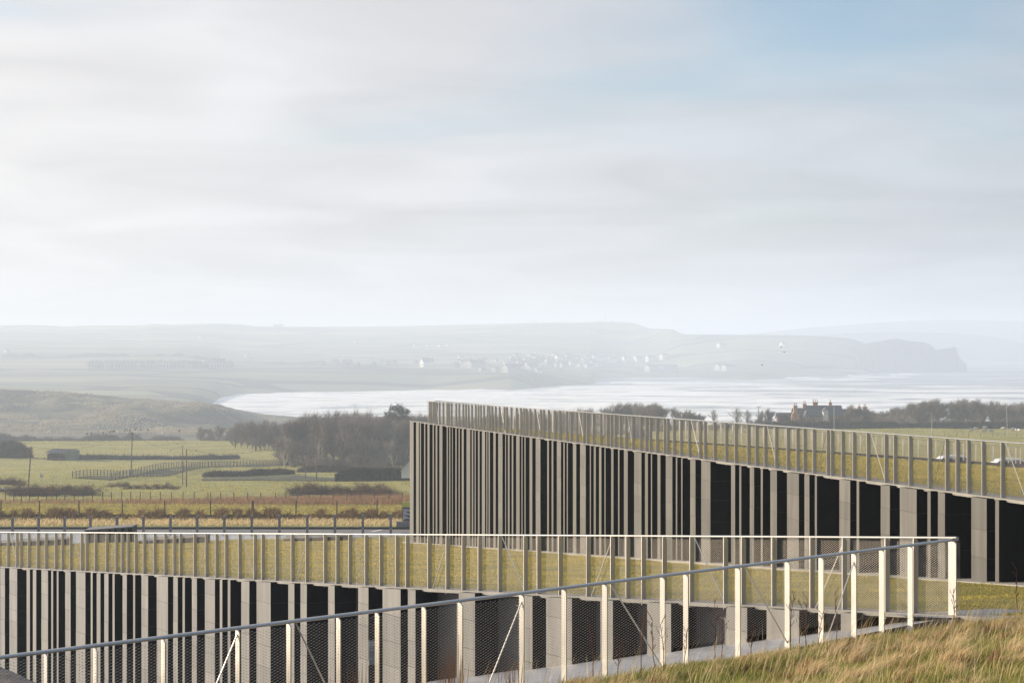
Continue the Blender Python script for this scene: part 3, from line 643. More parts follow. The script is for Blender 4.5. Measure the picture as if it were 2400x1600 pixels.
# low wedge walls by the court
def wedge(x0, x1, D, y_left, y_right, y_base, seq, label):
    m = D / F; wdt = (x1 - x0) * m; zb = -(y_base - 800) * m; hl = (y_base - y_left) * m; hr = (y_base - y_right) * m
    root = empty('wedge_wall', (XI(x0, D), D, zb)); tag(root, label, 'wall', 'wedge walls rising from the court')
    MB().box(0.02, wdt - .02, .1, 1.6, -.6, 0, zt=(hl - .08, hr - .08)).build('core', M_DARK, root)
    hgt = lambda u: hl + (hr - hl) * u / wdt
    for a, c in seq:
        u0, u1 = a * wdt, c * wdt
        MB().box(u0, u1, 0, .12, -.6, 0, zt=(hgt(u0) - .06, hgt(u1) - .06)).build('column', M_BACK, root)
    MB().add([(0, -.05, hl - .06), (wdt, -.05, hr - .06), (wdt, 1.65, hr - .06), (0, 1.65, hl - .06), (0, -.05, hl), (wdt, -.05, hr), (wdt, 1.65, hr), (0, 1.65, hl)],
             [(0, 3, 2, 1), (4, 5, 6, 7), (0, 1, 5, 4), (1, 2, 6, 5), (2, 3, 7, 6), (3, 0, 4, 7)]).build('cap', M_COPE, root)
    return root
wedge(-40, 155, 108, 1274, 1262, 1290, [(.02, .12), (.16, .34), (.40, .52), (.58, .64), (.70, .80), (.86, .98)], 'low wedge wall with dark end where the court meets the far wall of the lawn')
wedge(198, 310, 118, 1241, 1233, 1268, [(.10, .28), (.33, .5), (.56, .62), (.68, .76), (.84, .9)], 'tallest low wedge wall with pale slanted cap standing out in the court')
wedge(324, 482, 109, 1267, 1256, 1282, [(.05, .15), (.22, .35), (.42, .5), (.56, .7), (.78, .95)], 'low wedge wall on the lawn edge beside the tallest wedge')
wedge(663, 822, 109, 1262, 1254, 1280, [(.03, .2), (.38, .6), (.74, .86)], 'low wedge wall on the lawn edge nearest the column building')
# bollards
bm_ = MB().box(-.085, .085, -.085, .085, -.3, 1.10).mesh('timber_post', [M_WOODG])
cap_ = MB().box(-.075, .075, -.075, .075, 1.10, 1.118).mesh('post_cap', [M_GALV])
bx = [v / 4.704 for v in (-150, 138, 427, 713, 998, 1290, 1582, 1880, 2175)] + [480 + v / 4.704 for v in (215, 518, 823, 1130, 1435, 1743, 2050)]
for q, x in enumerate(bx):
    D = 146; X = XI(x, D); ytop = 1212 - 8 * x / 940
    r = empty('bollard', (X, D, -(ytop - 800) / F * D - 1.10)); tag(r, 'square grey timber bollard in the row edging the court', 'bollard', 'bollards along the court')
    link('timber_post', bm_, r); link('post_cap', cap_, r)
# information board half hidden by the wall corner
r = empty('information_board', P(940, 1227, 158.9)); tag(r, 'information board with yellow header on a concrete base beside the column building', 'sign')
MB().box(-.35, 1.3, -.3, .5, -.3, .2).build('base', M_CONC, r)
MB().box(.10, 1.1, 0, .1, .2, 1.33).build('panel', M_SLATE, r)
MB().box(.08, 1.12, -.02, .12, 1.33, 1.75).build('header', M_YEL, r)
b = MB()
for q in range(9):
    z = .32 + q * .1; b.box(.16, .3 + .55 * ((q * 37) % 10) / 10, -.012, 0, z, z + .05)
b.build('text_block', M_WHITE, r)

# post and wire fences
def wire_fence(name, pts, posts, h, label, cat='fence', pr=.05, wires=3, m=M_WOOD, lean=.03):
    root = empty(name, pts[0]); tag(root, label, cat); o = Vector(pts[0]); rs = random.Random(len(posts))
    ps = []
    for p_, hh, rr in posts:
        p_ = Vector(p_) - o; t = Vector((rs.uniform(-lean, lean), rs.uniform(-lean, lean), 1)) * hh
        MB().tube(p_ + Vector((0, 0, -.3)), p_ + t, rr, rr * .92, n=6).build('post', m, root); ps.append((p_, t))
    b = MB()
    for (a, ta), (c, tc_) in zip(ps[:-1], ps[1:]):
        for q in range(wires): f = .35 + .6 * q / max(1, wires - 1); b.tube(a + ta * f, c + tc_ * f, .006, n=3, cap=False)
    b.build('wire', M_GALV, root)
    return root
f1 = [v / 4.704 for v in (-440, 8, 435, 873, 1347, 1820, 2322)] + [480 + v / 4.704 for v in (527, 1002, 1455, 1902)]
posts = []
for q, x in enumerate(sorted(f1)):
    D = 175; X = XI(x, D); fat = abs(x - (480 + 527 / 4.704)) < 1
    posts.append(((X, D, gz(X, D)), 1.45, .13 if fat else .062))
wire_fence('wire_fence', posts[0][0], [p for p in posts], 1.4, 'dark post and wire fence in brown tussocks behind the road verge', wires=3) if False else None
def fence_from(name, posts, label, **k): return wire_fence(name, [posts[0][0]], posts, 1, label, **k)
fence_from('wire_fence', posts, 'dark post and wire fence in brown tussocks behind the road verge')
f2 = [v / 4.704 for v in (-60,62,152,237,327,420,515,622,712,818,915,1020,1135,1232,1340,1440,1545,1655,1770,1893,2015,2142,2292)] + [480 + v / 4.704 for v in (62,175,322,472,620,780,895,1020,1150,1280,1415,1565,1715,1868,2025,2180)]
posts = []
for x in f2:
    D = 232 - 8 * x / 950; X = XI(x, D); posts.append(((X, D, gz(X, D)), 1.25, .055))
fence_from('wire_fence', posts, 'pale wire mesh fence standing in reddish reed grass', wires=6)
posts = []
for q in range(24):
    x = 205 + q * 14.5; D = 520; X = XI(x, D); posts.append(((X, D, gz(X, D)), 1.2, .06))
fence_from('wire_fence', posts, 'thin wire fence above the hedge bank beside the barn', wires=2)
posts = []
for q in range(15):
    x = 1990 + q * 28; D = 470; X = XI(x, D); posts.append(((X, D, gz(X, D)), 1.2, .05))
fence_from('wire_fence', posts, 'thin wire fence across the sheep pasture', wires=2)
def rail_fence(pa, pb, n, label):
    root = empty('post_and_rail_fence', (pa[0], pa[1], gz(*pa))); tag(root, label, 'fence'); o = Vector(root.location); prev = None
    pm_ = MB().tube((0, 0, -.3), (0, 0, 1.3), .08, n=4).mesh('post', [M_WOOD])
    for q in range(n + 1):
        f = q / n; x = pa[0] + (pb[0] - pa[0]) * f; y = pa[1] + (pb[1] - pa[1]) * f; p_ = Vector((x, y, gz(x, y))) - o
        link('post', pm_, root, p_)
        if prev is not None:
            for hz in (.45, .8, 1.1):
                MB().tube(prev + Vector((0, 0, hz)), p_ + Vector((0, 0, hz)), .05, n=4).build('rail', M_WOODG, root)
        prev = p_
a0 = (XI(170, 352), 352); a1 = (XI(480, 455), 455); a2 = (XI(697, 492), 492)
rail_fence(a0, a1, 46, 'timber post and rail fence along the far side of the lane, below the barn field')
rail_fence(a1, a2, 30, 'timber post and rail fence continuing along the lane towards the bare wood')
b0 = (XI(262, 345), 345); b1 = (XI(480, 425), 425); b2 = (XI(668, 470), 470)
rail_fence(b0, b1, 30, 'timber post and rail fence on the near side of the lane')
rail_fence(b1, b2, 24, 'timber post and rail fence on the bank in front of the bare wood')

# ------------------------------------------------------------------ blades of grass
def blades(name, X, Y, Z, h, wd, lean, m, parent=None, seg=2, yaw=None, curve=.35):
    n = len(X); yaw = rng.uniform(0, math.pi, n) if yaw is None else yaw
    dx, dy = np.cos(yaw) * wd / 2, np.sin(yaw) * wd / 2
    lx, ly = lean
    base = np.stack([X, Y, Z - .01], 1); side_ = np.stack([dx, dy, np.zeros(n)], 1)
    mid = base + np.stack([lx * h * (.5 - curve * .4), ly * h * (.5 - curve * .4), h * .55], 1)
    tipp = base + np.stack([lx * h, ly * h, h * (1 - .12 * np.hypot(lx, ly))], 1)
    if seg == 2:
        V = np.stack([base - side_, base + side_, mid + side_ * .8, mid - side_ * .8, tipp], 1).reshape(-1, 3)
        k = np.arange(n)[:, None] * 5
        Fc = np.concatenate([k + np.array([[0, 1, 2]]), k + np.array([[0, 2, 3]]), k + np.array([[3, 2, 4]])])
    else:
        V = np.stack([base - side_, base + side_, tipp], 1).reshape(-1, 3); Fc = np.arange(n * 3).reshape(n, 3)
    return np_mesh(name, V, Fc, [m])
def bank_points(n, s0, s1, w1, w_pow=1.0):
    s = rng.uniform(s0, s1, n); w_ = .03 + w1 * rng.random(n) ** w_pow
    X = C.x + ND.x * s - T.x * w_; Y = C.y + ND.y * s - T.y * w_
    xi = 1200 + F * X / Y; ok = (xi > 1050) & (xi < 2750) & (Y > 12)
    X, Y = X[ok], Y[ok]
    return X, Y, bank_z(X, Y) + .10 * (fbm(X * .9, Y * .9, 3) - .47)
X, Y, Z = bank_points(150000, -5.5, 9, 10)
cl_ = fbm(X * 1.3, Y * 1.3, 3)
h = rng.uniform(.05, .13, len(X)) * (.6 + 1.0 * cl_)
tag(link('green_turf', blades('green_turf', X, Y, Z, h, .007, (rng.normal(.15, .45, len(X)), rng.normal(0, .45, len(X))), M_GREEN)), 'short green grass covering the near bank', 'grass', kind='stuff')
def clumps(name, label, n, per, hr, wd, m, spread, wind, prob=None, s_rng=(-5.5, 9)):
    cx, cy, _ = bank_points(n, s_rng[0], s_rng[1], 9.5)
    if prob is not None: f = rng.random(len(cx)) < prob(cx, cy); cx, cy = cx[f], cy[f]
    k = len(cx); hc = rng.uniform(hr[0], hr[1], k); cnt = rng.integers(per[0], per[1], k); idx = np.repeat(np.arange(k), cnt); t = len(idx)
    ang = rng.uniform(0, 2 * math.pi, t); rad = np.abs(rng.normal(0, 1, t)); r0 = spread * rad * hc[idx]
    X = cx[idx] + np.cos(ang) * r0; Y = cy[idx] + np.sin(ang) * r0
    w_ = -((X - C.x) * T.x + (Y - C.y) * T.y); ok = w_ > .02; X, Y, ang, rad, idx = X[ok], Y[ok], ang[ok], rad[ok], idx[ok]; t = len(X)
    wx, wy = rng.normal(wind, .25, k), rng.normal(-.05, .22, k)
    lx = wx[idx] + np.cos(ang) * .35 * rad + rng.normal(0, .12, t); ly = wy[idx] + np.sin(ang) * .35 * rad + rng.normal(0, .12, t)
    h = hc[idx] * rng.uniform(.45, 1.1, t) * np.clip(.38 + (-((X - C.x) * T.x + (Y - C.y) * T.y)) * .5, .38, 1)
    Z = bank_z(X, Y) + .10 * (fbm(X * .9, Y * .9, 3) - .47)
    return tag(link(name, blades(name, X, Y, Z, h, wd * rng.uniform(.6, 1.4, t), (lx, ly), m)), label, 'grass', kind='stuff')
rightw = lambda x, y: (.30 + .70 * np.clip((x - 1.0) / 4.5, 0, 1)) * np.clip((fbm(x * .5 + 40, y * .5, 3) - .30) * 4, .12, 1)
clumps('straw_grass', 'long pale straw grass clumps leaning with the wind on the near bank', 1300, (40, 110), (.08, .27), .0075, M_STRAW, .30, .55, rightw)
clumps('brown_grass', 'russet brown dead grass clumps on the near bank', 170, (50, 130), (.10, .26), .0065, M_RUSSET, .32, .4)
clumps('green_tuft', 'bright green grass tufts on the near bank', 1500, (50, 120), (.07, .19), .008, M_GREEN, .38, .15, lambda x, y: 1 - .55 * rightw(x, y))
X, Y, Z = bank_points(2600, -4, 9, 8)
tag(link('tall_grass_stalk', blades('tall_grass_stalk', X, Y, Z, rng.uniform(.25, .55, len(X)), .005, (rng.normal(.4, .22, len(X)), rng.normal(0, .2, len(X))), M_STRAW)), 'scattered tall dry grass stalks on the near bank', 'grass', kind='stuff')
def lawn_pts(n, p, d, nvec, s0, s1, w0, w1, zf):
    s = rng.uniform(s0, s1, n); w_ = rng.uniform(w0, w1, n); X = p.x + d.x * s + nvec.x * w_; Y = p.y + d.y * s + nvec.y * w_
    return X, Y, zf(X, Y) + .05 * (fbm(X * .5, Y * .5) - .47)
def keep(X, Y, Z, f): return X[f], Y[f], Z[f]
X, Y, Z = lawn_pts(520000, C, T, NN, -10, 90, -42, -.07, lawn_z)
dist_w = (X - (FA.x + FN.x * .5)) * FN.x + (Y - (FA.y + FN.y * .5)) * FN.y; xi = 1200 + F * X / Y
bside = (X - C.x) * T.x + (Y - C.y) * T.y
f = (dist_w > 0) & (xi > -60) & (xi < 2460) & (bside > -6) & (rng.random(len(X)) < np.clip(50 / Y, .25, 1)); X, Y, Z = keep(X, Y, Z, f)
n_ = len(X); tag(link('lawn_grass', blades('lawn_grass', X, Y, Z, rng.uniform(.025, .07, n_) * (.45 + 2.0 * fbm(X * .9, Y * .9) ** 2), .022 * np.clip(Y / 40, .8, 2.2), (rng.normal(0, .5, n_), rng.normal(0, .5, n_)), M_LBLADE, seg=1)), 'mown yellow green lawn grass between the two column walls', 'grass', kind='stuff')
X, Y, Z = lawn_pts(360000, FA, FD, -FN, -22, 62, .08, 75, roof_z)
rel = (X - FB.x) * (-BFd.y) + (Y - FB.y) * BFd.x; xi = 1200 + F * X / Y
f = (rel < 0) & (xi < 2460) & (rng.random(len(X)) < np.clip(60 / Y, .3, 1)); X, Y, Z = keep(X, Y, Z, f); n_ = len(X)
tag(link('roof_grass', blades('roof_grass', X, Y, Z, rng.uniform(.04, .09, n_) * (.45 + 2.2 * fbm(X * .7, Y * .7) ** 2), .03 * np.clip(Y / 50, .8, 2.2), (rng.normal(0, .5, n_), rng.normal(0, .5, n_)), M_LBLADE, seg=1)), 'yellow green grass growing on the roof of the building', 'grass', kind='stuff')
# tussocks at the wire fence, reed grass along the second fence
n_ = 30000; xi = rng.uniform(-60, 965, n_); D = 174 + rng.normal(0, 1.6, n_); cl3 = fbm(xi / 15, 2.2 + xi * 0, 5); f = rng.random(n_) < np.clip((cl3 - .30) * 4, .45, 1); xi, D, cl3 = xi[f], D[f], cl3[f]
X = XI(xi, D); n_ = len(X)
tag(link('tussock_grass', blades('tussock_grass', X, D, ground_z(X, D), rng.uniform(.15, .75, n_) * np.clip((cl3 - .28) * 4, .45, 1.4), .06, (rng.normal(.25, .4, n_), rng.normal(0, .4, n_)), M_TUSS)), 'dark brown tussocks of long grass along the wire fence', 'grass', kind='stuff')
n_ = 9000; xi = rng.uniform(-60, 965, n_); D = 162 + rng.uniform(0, 11, n_); X = XI(xi, D)
tag(link('verge_grass', blades('verge_grass', X, D, ground_z(X, D), rng.uniform(.08, .3, n_), .06, (rng.normal(.4, .5, n_), rng.normal(0, .4, n_)), M_STRAW)), 'pale matted grass on the road verge', 'grass', kind='stuff')
n_ = 26000; xi = rng.uniform(-60, 965, n_); D = 228 + rng.normal(0, 5, n_); f = rng.random(n_) < np.interp(xi, [0, 250, 450, 700, 965], [.14, .16, .3, 1, 1]); xi, D = xi[f], D[f]; X = XI(xi, D); n_ = len(X)
tag(link('reed_grass', blades('reed_grass', X, D, ground_z(X, D), rng.uniform(.3, 1.0, n_) * np.interp(xi, [0, 500, 965], [.6, .8, 1.1]), .06, (rng.normal(.2, .3, n_), rng.normal(0, .3, n_)), M_REDGR)), 'reddish dry reed grass along the pale wire fence', 'grass', kind='stuff')
# lumpy pasture tufts so that low sun catches the fields
n_ = 16000; xi = rng.uniform(-60, 965, n_); D = rng.uniform(177, 226, n_); X = XI(xi, D)
tag(link('meadow_grass', blades('meadow_grass', X, D, ground_z(X, D), rng.uniform(.06, .16, n_), .3, (rng.normal(0, .5, n_), rng.normal(0, .5, n_)), M_GOLD, seg=1)), 'golden short meadow grass between the two wire fences', 'grass', kind='stuff')
n_ = 60000; xi = rng.uniform(-60, 2460, n_); D = rng.uniform(178, 640, n_) ; X = XI(xi, D); f = ~((xi > 960) & (xi < 1500)); X, D, xi = X[f], D[f], xi[f]; n_ = len(X)
tag(link('pasture_grass', blades('pasture_grass', X, D, ground_z(X, D), rng.uniform(.08, .22, n_), .25 * D / 300, (rng.normal(0, .5, n_), rng.normal(0, .5, n_)), M_LBLADE, seg=1)), 'rough pasture grass on the fields behind the road', 'grass', kind='stuff')
# marram clumps on the dunes
n_ = 34000; xi = rng.uniform(-100, 700, n_); D = rng.uniform(960, 1330, n_); X = XI(xi, D); cl4 = fbm(X / 22, D / 30, 4); f = rng.random(n_) < np.clip((cl4 - .44) * 6, 0.03, 1); X, D = X[f], D[f]; n_ = len(X)
tag(link('marram_grass', blades('marram_grass', X, D, ground_z(X, D), rng.uniform(.5, 1.5, n_), 1.0, (rng.normal(.3, .4, n_), rng.normal(0, .3, n_)), M_MARRAM, seg=1)), 'pale marram grass clumps on the dunes', 'grass', kind='stuff')

# ------------------------------------------------------------------ dock stems and rushes on the bank
def dock(seed, h):
    rs = random.Random(seed); b = MB(); p = Vector((0, 0, -.03)); d = Vector((rs.uniform(-.12, .2), rs.uniform(-.1, .1), 1)).normalized(); n = 8
    for q in range(n):
        p2 = p + d * (h / n); b.tube(p, p2, .0065 * (1 - q / n * .6), .0065 * (1 - (q + 1) / n * .6), n=5)
        if q > 2:
            for _ in range(2):
                e = Vector((rs.uniform(-1, 1), rs.uniform(-1, 1), rs.uniform(.8, 1.8))).normalized(); L_ = rs.uniform(.05, .16)
                b.tube(p2, p2 + e * L_, .003, .0015, n=4)
                for z in range(4): f = rs.uniform(.3, 1); c = p2 + e * L_ * f; b.tube(c - Vector((0, 0, .007)), c + Vector((0, 0, .007)), .006, .003, n=4)
        p = p2; d = (d + Vector((rs.uniform(-.12, .12), rs.uniform(-.1, .1), .1))).normalized()
    return b.mesh('dock_stem', [M_STEM])
dm = [dock(s, hh) for s, hh in ((1, .78), (2, .62), (3, .5), (4, .7))]
spots = [(1392, .75, 0), (1447, .7, 2), (1500, .55, 0), (1538, .35, 3), (1556, .5, 1), (1602, .45, 2), (1675, .5, 0), (1690, .35, 1), (1852, .5, 0), (1872, .8, 1), (1890, .6, 3), (1918, .5, 2), (2235, .5, 2), (2388, .6, 3), (1760, .9, 2), (1960, .7, 3)]
for q, (x, off, k) in enumerate(spots):
    s = on_line(x, C - T * off, ND); pp = C - T * off + ND * s
    o = link('dock_plant', dm[k], None, (pp.x, pp.y, bank_z(pp.x, pp.y) - .02)); o.rotation_euler = (0, 0, q * 1.9)
    tag(o, 'thin dark red dried dock stem on the near bank', 'plant', 'dried dock stems on the bank')
def rush(seed):
    rs = random.Random(seed); b = MB()
    for q in range(26):
        x, y = rs.gauss(0, .09), rs.gauss(0, .09); h = rs.uniform(.3, .85)
        b.tube((x, y, -.05), (x + rs.uniform(-.03, .1) * h, y, h), .006, .0015, n=4)
    return b.mesh('rush_clump', [M_RUSH])
rm = [rush(1), rush(2)]
for q, (x, sc_) in enumerate(((1048, 1.0), (1060, .75), (820, .8), (760, .6), (1190, .6))):
    s = on_line(x, C - T * .35, ND); pp = C - T * .35 + ND * s
    o = link('rush_clump', rm[q % 2], None, (pp.x, pp.y, bank_z(pp.x, pp.y) - .02)); o.scale = (1, 1, sc_)
    tag(o, 'upright rust coloured rush clump behind the near railing post', 'plant', 'rush clumps at the railing foot')

# ------------------------------------------------------------------ trees, hedges
def bare_tree(seed, h, spread=.55, twigs=1500, trunk_mat=None, lean=0.0):
    rs = random.Random(seed); tb = MB(); ends = []
    def grow(p, d, L_, r, lev):
        n = 3
        for q in range(n):
            d = (d + Vector((rs.uniform(-.2, .2) + lean * .06, rs.uniform(-.2, .2), .06))).normalized(); p2 = p + d * (L_ / n)
            tb.tube(p, p2, r * (1 - .3 * q / n), r * (1 - .3 * (q + 1) / n), n=5 if lev < 2 else 3, cap=False); p = p2
            if lev >= 1: ends.append((Vector(p), Vector(d), lev))
            if lev < 3:
                for _ in range(1 if lev else 2):
                    a = rs.uniform(0, 2 * math.pi); s = rs.uniform(.6, 1.2) * spread * 1.7
                    e = (d + Vector((math.cos(a) * s, math.sin(a) * s, rs.uniform(-.15, .4)))).normalized()
                    grow(p, e, L_ * rs.uniform(.5, .75), r * .5, lev + 1)
        if lev < 3:
            for _ in range(2):
                a = rs.uniform(0, 2 * math.pi); s = rs.uniform(.3, .8) * spread
                e = (d + Vector((math.cos(a) * s, math.sin(a) * s, rs.uniform(.0, .35)))).normalized()
                grow(p, e, L_ * rs.uniform(.6, .8), r * .6, lev + 1)
    grow(Vector((0, 0, -.3)), Vector((lean * .15, 0, 1)).normalized(), h * .30, h * .018, 0)
    zs = sorted(p.z for p, d, l in ends); top = zs[int(len(zs) * .97)]; k = h * .93 / top
    V = []
    for _ in range(twigs):
        p, d, lv = rs.choice(ends); e = (d * .8 + Vector((rs.gauss(0, .5) + lean * .2, rs.gauss(0, .5), rs.gauss(.35, .35)))).normalized(); L_ = rs.uniform(.05, .15) * h
        s = e.orthogonal().normalized(); t = rs.uniform(0, 6.28); s = (s * math.cos(t) + e.cross(s) * math.sin(t)) * (.0017 * h)
        q = p + e * L_; V += [p - s, p + s, q]
    tb.v = [(x * k, y * k, z * k) for x, y, z in tb.v]
    return tb.mesh('trunk', [trunk_mat or M_BARK]), np_mesh('crown', [tuple(v * k) for v in V], np.arange(len(V)).reshape(-1, 3), [M_TWIG])
TREES = [bare_tree(11, 10, .6, 4200, lean=.5), bare_tree(12, 10, .5, 4200, lean=.3), bare_tree(13, 10, .75, 4200, lean=.4), bare_tree(14, 10, .45, 3600, M_BARKL), bare_tree(15, 10, .6, 1100, M_BARK, lean=.2)]
def tree(kind, x, D, h, label, group, wide=1.0, name='bare_tree', dz=0):
    X = XI(x, D); o = empty(name, (X, D, gz(X, D) - .1 + dz), random.uniform(-.5, .5)); tag(o, label, 'tree', group)
    s = h / 10; o.scale = (s * wide, s * wide, s)
    link('trunk', TREES[kind][0], o); link('crown', TREES[kind][1], o)
    return o
rs = random.Random(21)
# wood in the middle distance, top line from the picture
for q in range(54):
    x = rs.uniform(672, 1010); row = rs.random(); D = 462 + 70 * row; X = XI(x, D); z = gz(X, D)
    ytop = np.interp(x, [660, 690, 720, 760, 800, 880, 960, 1010], [1010, 990, 984, 978, 976, 980, 985, 985]) + rs.uniform(-2, 10) - (3 if row > .6 else -4)
    h = (-(ytop - 800) / F * D - z) * 1.04
    tree(rs.choice([0, 1, 2, 2, 3]), x, D, max(4, h), 'leafless tree in the wood behind the white gabled house', 'trees of the bare wood', rs.uniform(.75, 1.0))
for q in range(34):
    x = rs.uniform(668, 1010); D = 450 + 40 * rs.random(); tree(rs.choice([0, 2, 3, 4, 3]), x, D, rs.uniform(4, 7.5), 'low leafless sapling under the taller trees of the bare wood', 'saplings of the bare wood', rs.uniform(1.0, 1.4))
for q in range(20):
    x = 552 + q * 5 + rs.uniform(-5, 5); D = 560 + rs.uniform(-10, 40); tree(rs.choice([0, 2, 1]), x, D, rs.uniform(4.5, 8.0), 'reddish leafless tree in the thicket at the foot of the dunes', 'thicket trees below the dunes', .9)
for q in range(10):
    x = 470 + q * 22 + rs.uniform(-9, 9); D = 640 + rs.uniform(-10, 60); tree(rs.choice([0, 2, 1]), x, D, rs.uniform(4.5, 6.5), 'low leafless scrub tree on the dune edge', 'scrub trees on the dune edge', 1.1)
# wood behind the roof railing, centre
for q in range(60):
    x = rs.uniform(1080, 1660); D = 560 + rs.uniform(0, 60); X = XI(x, D); z = gz(X, D)
    ytop = np.interp(x, [1080, 1200, 1370, 1420, 1480, 1560, 1620, 1660], [985, 975, 964, 955, 950, 953, 966, 975]) + rs.uniform(-1, 7)
    tree(rs.choice([0, 1, 2]), x, D, max(4, (-(ytop - 800) / F * D - z) * 1.04), 'leafless tree in the copse beyond the grass roof railing', 'trees of the copse beyond the roof', rs.uniform(.9, 1.3))
for x, y, k, wd in ((1670, 962, 4, .9), (1725, 958, 4, 1.0), (1750, 962, 4, .9), (1780, 965, 0, .9), (1800, 962, 1, .9), (1828, 970, 1, 1), (1846, 972, 2, 1)):
    D = 600; X = XI(x, D); tree(k, x, D, (-(y - 800) / F * D - gz(X, D)) * 1.05, 'open branched leafless tree beside the stone house', 'open trees beside the stone house', wd)
for q in range(80):
    x = rs.uniform(2035, 2440); D = 630 + rs.uniform(0, 70); X = XI(x, D)
    ytop = np.interp(x, [2030, 2060, 2100, 2160, 2220, 2300, 2340, 2365, 2385, 2440], [962, 965, 955, 946, 941, 942, 947, 954, 948, 944]) + rs.uniform(-1, 9)
    tree(rs.choice([0, 1, 2, 3]), x, D, max(3.5, (-(ytop - 800) / F * D - gz(X, D)) * 1.04), 'leafless tree in the shelter belt behind the sheep pasture', 'trees of the shelter belt', rs.uniform(.9, 1.3))
for x, y in ((1880, 985), (1900, 980), (1925, 984), (1950, 978), (1968, 982), (2005, 955), (2020, 960), (2040, 968), (1990, 970)):
    D = 603; X = XI(x, D); tree(2, x, D, max(2.2, (-(y - 800) / F * D - gz(X, D)) * 1.05), 'leafless garden tree in front of the stone house', 'garden trees of the stone house', 1.0)
# pine
V = []; rs2 = random.Random(4)
pb_ = MB(); pb_.tube((0, 0, -.5), (.3, 0, 8), .28, .14, n=7); pb_.tube((.3, 0, 6), (-2.4, .3, 8.2), .1, .05, n=5); pb_.tube((.3, 0, 7), (2.4, .3, 9.2), .1, .05, n=5); pb_.tube((.3, 0, 8), (.2, 0, 11), .12, .04, n=5)
for cx, cy_, cz, rx, rzz in ((-2.6, 0, 8.2, 1.5, .6), (-1.2, .3, 9.4, 1.7, .8), (.4, 0, 10.9, 1.9, .8), (2.3, .2, 10.2, 1.8, .7), (1.2, -.3, 9.0, 2.2, .8), (-.2, .4, 8.0, 2.2, .7), (3.0, 0, 8.7, 1.5, .6), (-3.4, .2, 7.2, 1.2, .5)):
    for _ in range(420):
        a = rs2.uniform(0, 6.28); r = rs2.random() ** .5; p_ = Vector((cx + rx * r * math.cos(a), cy_ + rx * r * math.sin(a), cz + rs2.gauss(0, .5) * rzz)); e = Vector((rs2.gauss(0, 1), rs2.gauss(0, 1), rs2.gauss(.4, .6))).normalized(); s = e.orthogonal().normalized() * .09
        V += [p_ - s, p_ + s, p_ + e * .5]
D = 500; X = XI(925, D); pr_ = empty('pine_tree', (X, D, gz(X, D) - .2)); tag(pr_, 'dark wind-shaped pine standing above the bare wood', 'tree')
hh = (-(950 - 800) / F * D - gz(X, D)) / 11.4; pr_.scale = (hh * .78, hh * .78, hh)
pb_.build('trunk', M_BARK, pr_); link('crown', np_mesh('crown', [tuple(v) for v in V], np.arange(len(V)).reshape(-1, 3), [M_PINE]), pr_)
# hedges and thickets: a twiggy mass of small faces over a lumpy core
def hedge(name, label, x0, x1, D0, D1, h, wdt, m, n=3500, cat='hedge', blade=.28, lump=.4, group=None):
    n *= 3
    a = Vector((XI(x0, D0), D0)); c = Vector((XI(x1, D1), D1)); d = (c - a); L_ = d.length; d.normalize(); nv = Vector((-d.y, d.x))
    root = empty(name, (a.x, a.y, gz(a.x, a.y))); tag(root, label, cat, group); o = Vector(root.location)
    ns = max(6, int(L_ / 1.0)); V = []; prof = [(-.5, -.3), (-.46, .5), (-.3, .85), (0, .95), (.3, .85), (.46, .5), (.5, -.3)]
    for q in range(ns + 1):
        s = L_ * q / ns; e = min(1, .55 + .3 * min(q, ns - q)); k = max(.15, 1 + lump * 5 * (float(fbm(s / (2.2 + h) + x0, D0 / 3., 4)) - .5))
        for (pv, pz) in prof:
            x = a.x + d.x * s + nv.x * pv * wdt; y = a.y + d.y * s + nv.y * pv * wdt
            V.append((x - o.x, y - o.y, gz(x, y) - o.z + pz * h * e * k * .8))
    i = np.arange((ns + 1) * 7).reshape(ns + 1, 7); Fc = np.stack([i[:-1, :-1], i[1:, :-1], i[1:, 1:], i[:-1, 1:]], -1).reshape(-1, 4)
    link('hedge_body', np_mesh('hedge_body', V, Fc, [m], smooth=True), root)
    Va = np.array(V).reshape(ns + 1, 7, 3); qi = rng.integers(0, ns, n); pi_ = rng.integers(0, 6, n); u = rng.random(n)[:, None]; v = rng.random(n)[:, None]
    p_ = (Va[qi, pi_] * (1 - u) + Va[qi + 1, pi_] * u) * (1 - v) + (Va[qi, pi_ + 1] * (1 - u) + Va[qi + 1, pi_ + 1] * u) * v
    e = rng.normal(0, 1, (n, 3)); e[:, 2] = np.abs(e[:, 2]) + .4; e /= np.linalg.norm(e, axis=1)[:, None]; s = np.cross(e, rng.normal(0, 1, (n, 3))); s /= np.linalg.norm(s, axis=1)[:, None]
    bl = blade * rng.uniform(.5, 1.9, n)[:, None]
    T_ = np.stack([p_ - s * bl * .10, p_ + s * bl * .10, p_ + e * bl * 1.3], 1).reshape(-1, 3)
    link('twigs', np_mesh('twigs', T_, np.arange(len(T_)).reshape(-1, 3), [m]), root)
    return root
hedge('hedge', 'dark clipped block hedge beside the old barn', -40, 64, 515, 512, 4.2, 6, M_HEDGE, 3500, blade=.6)
hedge('hedge', 'long dark hedge in front of the white gabled house', 788, 1010, 352, 350, 2.4, 2, M_HEDGED, 5000, blade=.35, lump=.1)
hedge('hedge', 'low brown hedge at the gate below the bare wood', 480, 685, 378, 392, .75, 1.4, M_HEDGE, 3500, blade=.45, lump=.35)
hedge('hedge', 'low hedge along the top of the field behind the tall power pole', 700, 945, 400, 395, 1.2, 1.6, M_HEDGE, 2600, blade=.35, lump=.2)
hedge('hedge', 'low dark hedge bank running from the barn towards the dunes', 118, 560, 505, 515, .9, 3, M_HEDGED, 3500, blade=.4)
